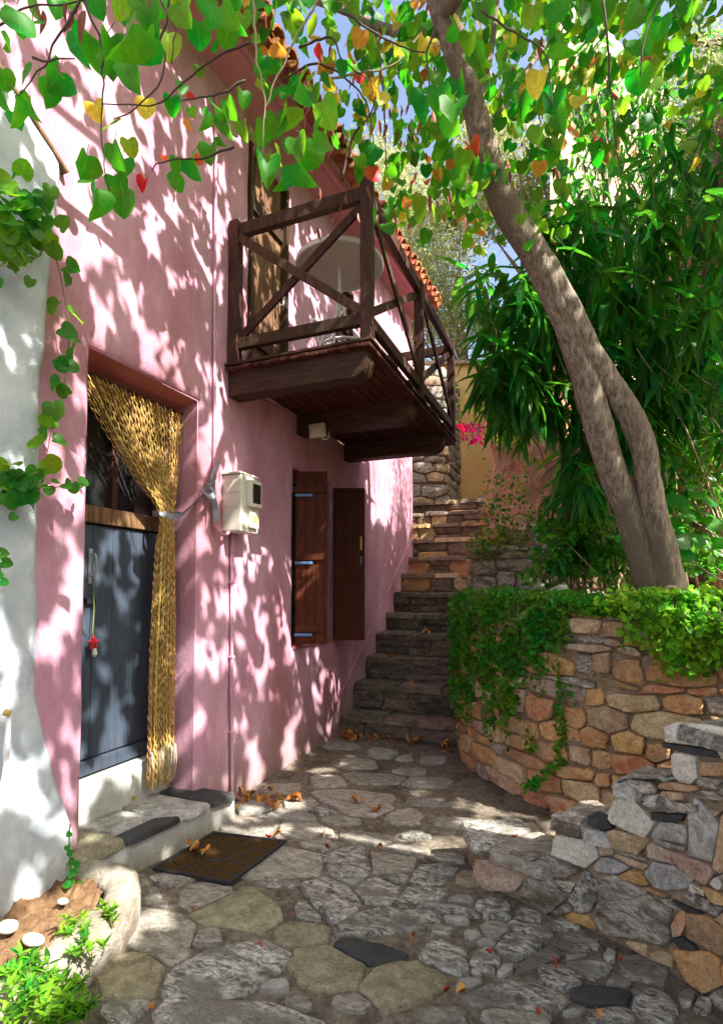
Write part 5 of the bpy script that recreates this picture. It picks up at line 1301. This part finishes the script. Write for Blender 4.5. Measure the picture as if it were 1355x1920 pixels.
def pebble(px, py, z, r_, label, sx=1.3):
    c = at(px, py, 2, z); bm = bmesh.new(); bmesh.ops.create_icosphere(bm, subdivisions=3, radius=r_)
    for v in bm.verts: v.co = Vector((v.co.x*sx, v.co.y, v.co.z*.6))*(1+.12*noise.noise(v.co*22+Vector((px, 0, 0))))+c
    me = bpy.data.meshes.new('white_stone'); bm.to_mesh(me); bm.free(); me.materials.append(MT['pebble'])
    me.polygons.foreach_set('use_smooth', [True]*len(me.polygons)); o = bpy.data.objects.new('white_stone', me); COL.objects.link(o); return tag(o, label, 'stone', 'white stones in the planter')
pebble(35, 1685, .15, .022, 'small oval white stone on the planter soil nearest the house wall')
pebble(15, 1738, .15, .034, 'large rounded white stone cut by the left edge of the picture')
pebble(118, 1690, .16, .018, 'roundish whitewashed stone set in the planter rim beside the trailing sprig')
pebble(62, 1762, .15, .028, 'broad white stone half hidden by the planter greenery', 1.7)
LB2 = [leaf_lance(MT['cover2'], .16, 1, .1), leaf_lance(MT['iv'], .17, 2, .2)]
def rosette_plant(name, label, spots, sd_, ln=.042):
    r_ = random.Random(sd_); t = thing(name, tuple(at(*spots[0][:2], 2, .14)), label, 'plant', 'plants in the corner planter'); Ls = []; st = G()
    for (px, py, h_, n) in spots:
        for k in range(n):
            b = at(px+r_.uniform(-26, 26), py+r_.uniform(-12, 12), 2, .14); tip = b+Vector((r_.uniform(-.04, .04), r_.uniform(-.04, .04), h_*r_.uniform(.6, 1.2))); st.tube([b, b.lerp(tip, .5)+rdir(r_)*.008, tip], .0025, 5)
            for q in range(18):
                f = 1-r_.random()**1.7*.75; a = r_.random()*2*PI
                Ls.append((frame(b.lerp(tip, f), Vector((math.cos(a), math.sin(a), r_.uniform(.1, 1.2))), Vector((0, 0, 1)), ln*r_.uniform(.6, 1.2)), 0 if r_.random() < .7 else 1))
    st.build('stems', MT['vinestem'], t)['kind'] = 'stuff'; foliage(t, Ls, LB2, 0); return t
rosette_plant('bedding_plant', 'bright green leafy plant over the planter rim corner', [(150, 1760, .06, 4), (190, 1735, .06, 4), (120, 1765, .05, 3), (170, 1800, .05, 4)], 1, .036)
rosette_plant('bedding_plant', 'larger green plant filling the very bottom left corner', [(20, 1850, .07, 7), (70, 1860, .07, 7), (120, 1880, .06, 6), (40, 1915, .08, 8), (110, 1930, .07, 8), (150, 1915, .06, 6)], 2, .042)

# creeper sprig hanging at the end of the step
def vine(name, label, pts, leaves, ln, meshes, group=None, r0=.003, cat='vine', single=True):
    t = thing(name, tuple(pts[-1]), label, cat, group); P = smoothpts(pts, 6); G().tube(P, [r0*(1-.5*i/len(P)) for i in range(len(P))], 6).build('stem', MT['vinestem'], t, True)
    r_ = random.Random(len(pts)*7+len(leaves)); Ls = []
    for (p, s_, mi) in leaves: Ls.append((frame(p, Vector((0, 0, -.5))+rdir(r_)*.9, Vector((.6, -.75, .3))+rdir(r_)*.55, s_), mi))
    foliage(t, Ls, meshes, 300 if single else 0); return t
IVM = [leaf_heart(MT['iv'], 60, .2, .2), leaf_heart(MT['iv'], 61, .45, .3), leaf_heart(MT['ll'], 62, .3, .2)]
def pxs(L_, x, jit=0): return [at(a, b, 0, x+(rg.uniform(-jit, jit) if jit else 0)) for a, b in L_]
def ivl(L_, x, f=1.0):
    out = []
    for (a, b, s_) in L_:
        p = at(a, b-s_*.4, 0, x+rg.uniform(-.02, .04)); d = proj(p)[2]; out.append((p, s_*d/FPX*f, rg.choice((0, 1, 0, 1, 2))))
    return out
main = [(96, 430), (104, 480), (112, 510), (122, 560), (130, 610), (128, 660), (122, 710), (112, 755), (96, 810), (88, 860)]
vine('ivy_vine', 'long ivy strand hanging down the join of white and pink walls', pxs(main, .10), ivl([(125, 512, 32), (127, 545, 26), (110, 578, 30), (132, 598, 34), (115, 628, 32), (145, 645, 28), (141, 663, 32), (108, 685, 28), (130, 712, 38), (113, 728, 34), (128, 750, 26), (99, 770, 38), (88, 790, 26), (109, 805, 38), (85, 812, 26), (100, 835, 26), (75, 848, 34), (85, 876, 38), (70, 890, 30), (85, 905, 28), (95, 470, 30), (112, 440, 30), (80, 455, 28)], .10), .03, IVM, 'ivy on the white wall')
vine('ivy_vine', 'ivy side shoot pointing right across the pink wall below the strand', pxs([(90, 905), (70, 912), (100, 915), (130, 908), (155, 915)], .12), ivl([(75, 915, 24), (92, 920, 22), (122, 915, 22), (135, 915, 22), (148, 912, 20), (105, 905, 18), (158, 918, 16)], .12), .03, IVM, 'ivy on the white wall')
cl1 = [(rg.gauss(45, 30), rg.gauss(430, 40), rg.uniform(20, 36)) for _ in range(75)]
vine('ivy_vine', 'dense ivy tuft on the white wall near the coping', pxs([(-10, 330), (20, 340), (50, 370), (70, 400), (60, 440), (30, 470), (0, 500)], .09), ivl(cl1, .12), .03, IVM, 'ivy on the white wall')
cl2 = [(rg.gauss(15, 22), rg.gauss(925, 22), rg.uniform(16, 34)) for _ in range(34)]+[(rg.uniform(0, 80), rg.uniform(890, 920), 26) for _ in range(8)]
vine('ivy_vine', 'dark ivy clump at the left edge halfway up the white wall', pxs([(90, 880), (60, 890), (30, 910), (0, 930), (-20, 960)], .10), ivl(cl2, .11), .03, IVM, 'ivy on the white wall')
vine('ivy_vine', 'ivy tips at the left edge beside the lit whitewash', pxs([(-20, 1030), (-4, 1050), (2, 1075), (0, 1090)], .10), ivl([(2, 1045, 20), (4, 1062, 22), (0, 1080, 22), (3, 1095, 16)], .12), .03, IVM, 'ivy on the white wall')
vine('ivy_vine', 'thin sprig hanging over the left end of the door step', pxs([(132, 1545), (130, 1580), (134, 1620), (140, 1665)], .14), ivl([(132, 1565, 12), (128, 1590, 12), (136, 1605, 12), (130, 1620, 14), (140, 1632, 16), (144, 1640, 18), (136, 1655, 14), (132, 1662, 14), (146, 1662, 14)], .15), .03, IVM, 'ivy on the white wall')

# shrubs near the stairs, bougainvillea
def shrub(name, label, reg, n, meshes, ln, sd_, base, group=None, cat='shrub', tw=10):
    r_ = random.Random(sd_); t = thing(name, base, label, cat, group); Ls = []; base = Vector(base)
    C_ = [atd(r_.uniform(reg[0], reg[1]), r_.uniform(reg[2], reg[3]), r_.uniform(reg[4], reg[5])) for _ in range(max(6, n//22))]
    for i, c in enumerate(C_):
        if i < tw: G().tube(smoothpts([base, base.lerp(c, .5)+rdir(r_)*.1, c], 6), [.010, .010, .009, .009, .008, .007, .007, .006, .006, .005, .004, .004, .003], 5).build('stem', MT['twigpale'], t)
    for k in range(n):
        c = r_.choice(C_); Ls.append((frame(c+rdir(r_)*r_.uniform(.02, .16), rdir(r_), Vector((0, -.6, .8))+rdir(r_)*.6, ln*r_.uniform(.6, 1.3)), r_.randrange(len(meshes))))
    foliage(t, Ls, meshes, 0); return t
SHM = [leaf_oval(MT['shrub'], .30, 1), leaf_oval(MT['iv'], .32, 2)]
shrub('leafy_shrub', 'yellow green twiggy shrub against the pink rock beside the stairs', (905, 1010, 860, 1040, 5.9, 6.6), 650, SHM, .055, 1, (1.75, 6.5, 1.8), 'shrubs by the stairs')
shrub('leafy_shrub', 'olive green fine leaved shrub above the rock below the bougainvillea', (930, 1020, 740, 850, 7.0, 7.6), 900, SHM, .05, 2, (2.1, 7.4, 3.0), 'shrubs by the stairs')
shrub('leafy_shrub', 'low shrub with trailing twigs on the stair side wall', (890, 960, 970, 1040, 5.9, 6.2), 360, SHM, .05, 3, (1.45, 6.5, 1.85), 'shrubs by the stairs')
shrub('leafy_shrub', 'shaded leafy growth at the foot of the oleanders', (1000, 1200, 980, 1080, 4.2, 5.0), 1400, [COV[0], SHM[1]], .06, 4, (2.5, 4.7, 1.3), 'shrubs by the stairs')
shrub('leafy_shrub', 'shaded undergrowth at the right edge behind the trunk base', (1240, 1360, 840, 1070, 3.9, 4.6), 1300, [COV[0], SHM[1]], .06, 5, (3.4, 4.4, 1.3), 'shrubs by the stairs')
bgm = [leaf_oval(MT['magenta'], .45, 1)]
bgv = thing('bougainvillea', (1.9, 9.0, 3), 'magenta bougainvillea spray in front of the ochre wall', 'flower'); Ls = []; Lg = []
r_ = random.Random(5)
for (px, py, sp, n) in ((872, 800, 12, 36), (895, 808, 14, 46), (915, 800, 10, 26), (930, 812, 9, 18), (905, 825, 8, 14), (885, 832, 6, 9), (872, 818, 6, 10), (923, 748, 9, 18), (915, 760, 5, 8)):
    for k in range(n): Ls.append((frame(atd(px+r_.gauss(0, sp*.55), py+r_.gauss(0, sp*.45), r_.uniform(8.3, 8.6)), rdir(r_), rdir(r_), .07*r_.uniform(.7, 1.2)), 0))
for k in range(420): Lg.append((frame(atd(r_.gauss(920, 26), r_.gauss(775, 30), r_.uniform(8.4, 8.9)), rdir(r_), rdir(r_), .06), 0))
foliage(bgv, Ls, bgm, 0, rest='bracts'); foliage(bgv, Lg, [leaf_oval(MT['cover2'], .35, 1)], 0)
G().tube(smoothpts([atd(965, 850, 8.7), atd(940, 790, 8.5), atd(900, 800, 8.4), atd(870, 805, 8.4)], 6), .012, 5).build('stem', MT['twigpale'], bgv)

# olive trees
OLM = [leaf_lance(MT['olive'], .11, 1, .1)]
def olive(label, base, reg, n, ln, sd_, cl=60):
    r_ = random.Random(sd_); t = thing('olive_tree', base, label, 'tree', 'olive trees'); base = Vector(base); Ls = []
    C_ = [atd(r_.uniform(reg[0], reg[1]), r_.uniform(reg[2], reg[3]), r_.uniform(reg[4], reg[5])) for _ in range(cl)]
    hub = base.lerp(sum(C_, Vector())/len(C_), .55)
    G().tube(smoothpts([base, base.lerp(hub, .5)+Vector((.15, 0, 0)), hub], 6), [.14-.006*i for i in range(13)], 10).build('trunk', MT['bark'], t, True)
    for c in C_[:14]: G().tube(smoothpts([hub, hub.lerp(c, .5)+rdir(r_)*.15, c], 5), [.04-.003*i for i in range(11)], 5).build('branch', MT['bark'], t, True)
    sp = (reg[3]-reg[2])*.0016
    for k in range(n):
        c = r_.choice(C_); Ls.append((frame(c+rdir(r_)*r_.random()**.5*sp*reg[4]*.14, rdir(r_), rdir(r_), ln*r_.uniform(.7, 1.3)), 0))
    foliage(t, Ls, OLM, 0); return t
olive('pale olive tree beyond the balcony at the end of the house', (.9, 14, 2.5), (735, 880, 330, 640, 12, 15), 17000, .13, 3, 110)
olive('olive branches over the rock at the upper right edge', (6.4, 6.0, 6.0), (1270, 1385, 60, 300, 5.0, 5.6), 2200, .075, 4, 40)
olive('distant olive tree against the sky above the house eave', (-1.0, 16, 3), (640, 760, 260, 420, 15, 17), 2500, .14, 6, 40)
olive('bright olive crown behind the leaning trunk and oleander', (3.5, 13, 3), (860, 1020, 230, 420, 11, 13), 9000, .13, 8, 80)

# round leaved plant right, objects on the terrace
RM = [leaf_heart(MT['iv'], 70, .1, .1), leaf_heart(MT['lg'], 71, .1, .1)]
gp = thing('round_leaved_plant', tuple(atd(1290, 1060, 3.7)), 'climbing plant with round green leaves right of the trunk base', 'plant'); Ls = []
for (a, b, s_) in ((1262, 940, 34), (1290, 965, 38), (1255, 985, 30), (1320, 960, 36), (1275, 1010, 34), (1305, 1015, 30), (1335, 985, 34), (1260, 1030, 26), (1330, 940, 28), (1240, 960, 26), (1300, 930, 26), (1345, 1020, 30), (1285, 1045, 26)):
    Ls.append((frame(atd(a-s_*.3, b, 3.75), Vector((.9, .3, 0))+rdir(rg)*.4, Vector((-.2, -.8, .6))+rdir(rg)*.3, s_*3.75/FPX*1.1), rg.randrange(2)))
foliage(gp, Ls, RM, 300)
G().tube(smoothpts([atd(1300, 1070, 3.78), atd(1290, 1000, 3.8), atd(1310, 940, 3.8), atd(1320, 880, 3.8)], 6), .004, 5).build('stem', MT['vinestem'], gp)
hp = thing('bent_hose', tuple(atd(985, 1010, 6.15)), 'pale bent hose hoop lying on the stair side wall', 'hose')
G().tube(smoothpts([atd(962, 1020, 6.15), atd(968, 1000, 6.1), atd(985, 988, 6.1), atd(1003, 988, 6.1), atd(1010, 1002, 6.1), atd(1002, 1018, 6.1)], 8), .022, 10).build('tube', MT['pebble'], hp, True)
wb = thing('whitewashed_block', tuple(atd(1035, 1118, 4.0)), 'whitewashed broken block lying in leaves on the wall head', 'block')
Mx = Matrix.Translation(atd(1038, 1113, 3.95)) @ Matrix.Rotation(R(-30), 4, 'Z') @ Matrix.Rotation(R(-22), 4, 'Y')
G().box((-.10, -.05, -.035), (.10, .05, .035), .016, Mx).build('block_body', MT['pebble'], wb)
# pale rocks bedded on the wall head
for k, (a, b, s_, lab) in enumerate(((975, 1150, .06, 'pale pink stone lying among leaves on the left part of the wall head'), (1140, 1148, .08, 'angular tan stone on the wall head below the trunk'), (1160, 1175, .055, 'small pink stone beside the angular tan stone on the wall'), (1258, 1108, .05, 'small orange stone on the soil by the tree base'))):
    me = stone_mesh([(math.cos(t)*s_*(1+.2*math.sin(t*3+k)), math.sin(t)*s_*.7) for t in [i*2*PI/12 for i in range(12)]], lambda u, v, h, c=atd(a, b, 3.9 if a < 1000 else 3.35): c+Vector((u, -h, v)), s_*.7, .05, ST['p' if k != 1 else 'c'], 2, .02, .2, seed=k)
    o = bpy.data.objects.new('loose_stone', me); COL.objects.link(o); tag(o, lab, 'stone', 'loose stones on the wall head')

# ---------------------------------------------------------------- fallen leaves
DL = []
for q in range(4):
    for mk in ('dry', 'dryred', 'dryyel'):
        r_ = random.Random(q); me = leaf_heart(MT[mk], q+80, .5+.3*q*.5, .5); 
        for v in me.vertices:
            if mk == 'dryred': v.co.y *= .3
            v.co.y *= .75; v.co.z += .2*math.sin(v.co.x*4+q*1.3)+.55*v.co.y*v.co.y+.10*math.sin(v.co.x*9+v.co.y*7+q)
        DL.append((mk, me))
rf = random.Random(77)
def fallen(px, py, s_, mk, label, z=.03, group='fallen leaves'):
    p = at(px, py, 2, z) if not isinstance(px, Vector) else px
    d = proj(p)[2]; c = [m_ for k, m_ in DL if k == mk]; a = rf.random()*6.28
    o = bpy.data.objects.new('fallen_leaf', rf.choice(c)); COL.objects.link(o)
    o.matrix_world = frame(p+Vector((0, 0, .008)), Vector((math.cos(a), math.sin(a), rf.uniform(-.1, .25))), Vector((rf.uniform(-.7, .7), rf.uniform(-.7, .7), 1)), min(.06, s_*.52*d/FPX))
    tag(o, label, 'leaf', group)
def pile(cx, cy, sx, sy, n, s_, label, mk='dry', z=.02):
    for k in range(n): fallen(rf.gauss(cx, sx), rf.gauss(cy, sy), s_*rf.uniform(.7, 1.2), mk if rf.random() < .93 else 'dryred', label, z+rf.random()*.02)
pile(655, 1378, 20, 5, 16, 24, 'curled dry orange leaf in the heap at the wall foot by the stairs')
pile(715, 1387, 14, 4, 6, 22, 'dry leaf lying at the middle of the first riser')
pile(785, 1390, 16, 4, 7, 26, 'large curled tan leaf at the right of the first riser')
pile(842, 1400, 10, 8, 9, 22, 'dry orange leaf in the corner between stairs and curved wall')
pile(530, 1503, 22, 9, 13, 30, 'orange leaf in the loose heap beyond the door step end')
pile(463, 1495, 12, 5, 6, 28, 'orange leaf against the end of the door step')
pile(378, 1598, 14, 7, 5, 28, 'dry leaf lying on the brown doormat', z=.045)
for (a, b, s_, mk, lab) in ((603, 1568, 34, 'dry', 'single curled orange leaf between mat and sunlit strip'), (705, 1522, 36, 'dry', 'curled tan leaf on the dim paving midway to the stairs'), (660, 1503, 34, 'dry', 'long dry leaf beside the wall end of the lane'),
    (524, 1568, 30, 'dry', 'yellow orange leaf at the far corner of the doormat'), (500, 1573, 24, 'dryred', 'red leaf on the far edge of the doormat'), (893, 1618, 24, 'dryyel', 'yellow leaf at the left end of the stepped wall'), (448, 1517, 20, 'dryyel', 'yellow green leaf by the end of the door step'),
    (551, 1719, 26, 'dry', 'small tan curled leaf on the bare cement patch'), (486, 1771, 28, 'dryred', 'dark red narrow leaf on the large grey stone edge'), (608, 1590, 34, 'dryred', 'red stalk like leaf below the sunlit strip'), (362, 1708, 18, 'dryred', 'reddish leaf scrap on the olive slab'),
    (138, 1860, 38, 'dry', 'curled brown leaf leaning at the planter foot'), (288, 1895, 30, 'dry', 'dry leaf stuck in the joint at the lower left'), (775, 1760, 38, 'dryred', 'rust coloured leaf in the joint below the long white stone'), (920, 1790, 26, 'dryred', 'rust leaf between grey paving stones near the centre right'),
    (870, 1860, 34, 'dry', 'orange leaf scraps near the bottom centre of the lane'), (1035, 1808, 34, 'dryred', 'orange red leaf on a slanted grey stone'), (1165, 1800, 26, 'dryred', 'orange scrap at the foot of the stepped wall'), (968, 1573, 22, 'dryred', 'red leaf on the first cap of the stepped wall'),
    (840, 1858, 26, 'dryred', 'red strip leaf near the bottom of the lane'), (715, 1592, 28, 'dry', 'tan leaf at the edge of the sunlit strip'), (1258, 1440, 26, 'dry', 'bright orange leaf tucked behind the white stone on the wall'), (255, 1500, 26, 'dryyel', 'yellowish leaf on the slate of the door step'), (196, 1517, 20, 'dry', 'brown leaf on the near half of the door step'),
    (1010, 1905, 30, 'dryred', 'red brown leaf at the bottom edge between grey stones'), (1120, 1900, 26, 'dry', 'tan leaf beside the dark slate patch at bottom right')):
    z = .03
    if 'cap of the stepped' in lab: z = z1+.01
    if 'behind the white stone' in lab: z = z3+.04
    if 'slate of the door' in lab or 'near half' in lab: z = .20
    fallen(a, b, s_, mk, lab, z)
for i, (y, z) in enumerate(zip(stp_y[1:5], stp_z[1:5])):
    for k in range(2):
        fallen(Vector((rf.uniform(.25, .9), y+.06, z+.02)), 0, 20, 'dry', ('second', 'third', 'fourth', 'fifth')[i]+' stair tread with a dry leaf lying near its edge')
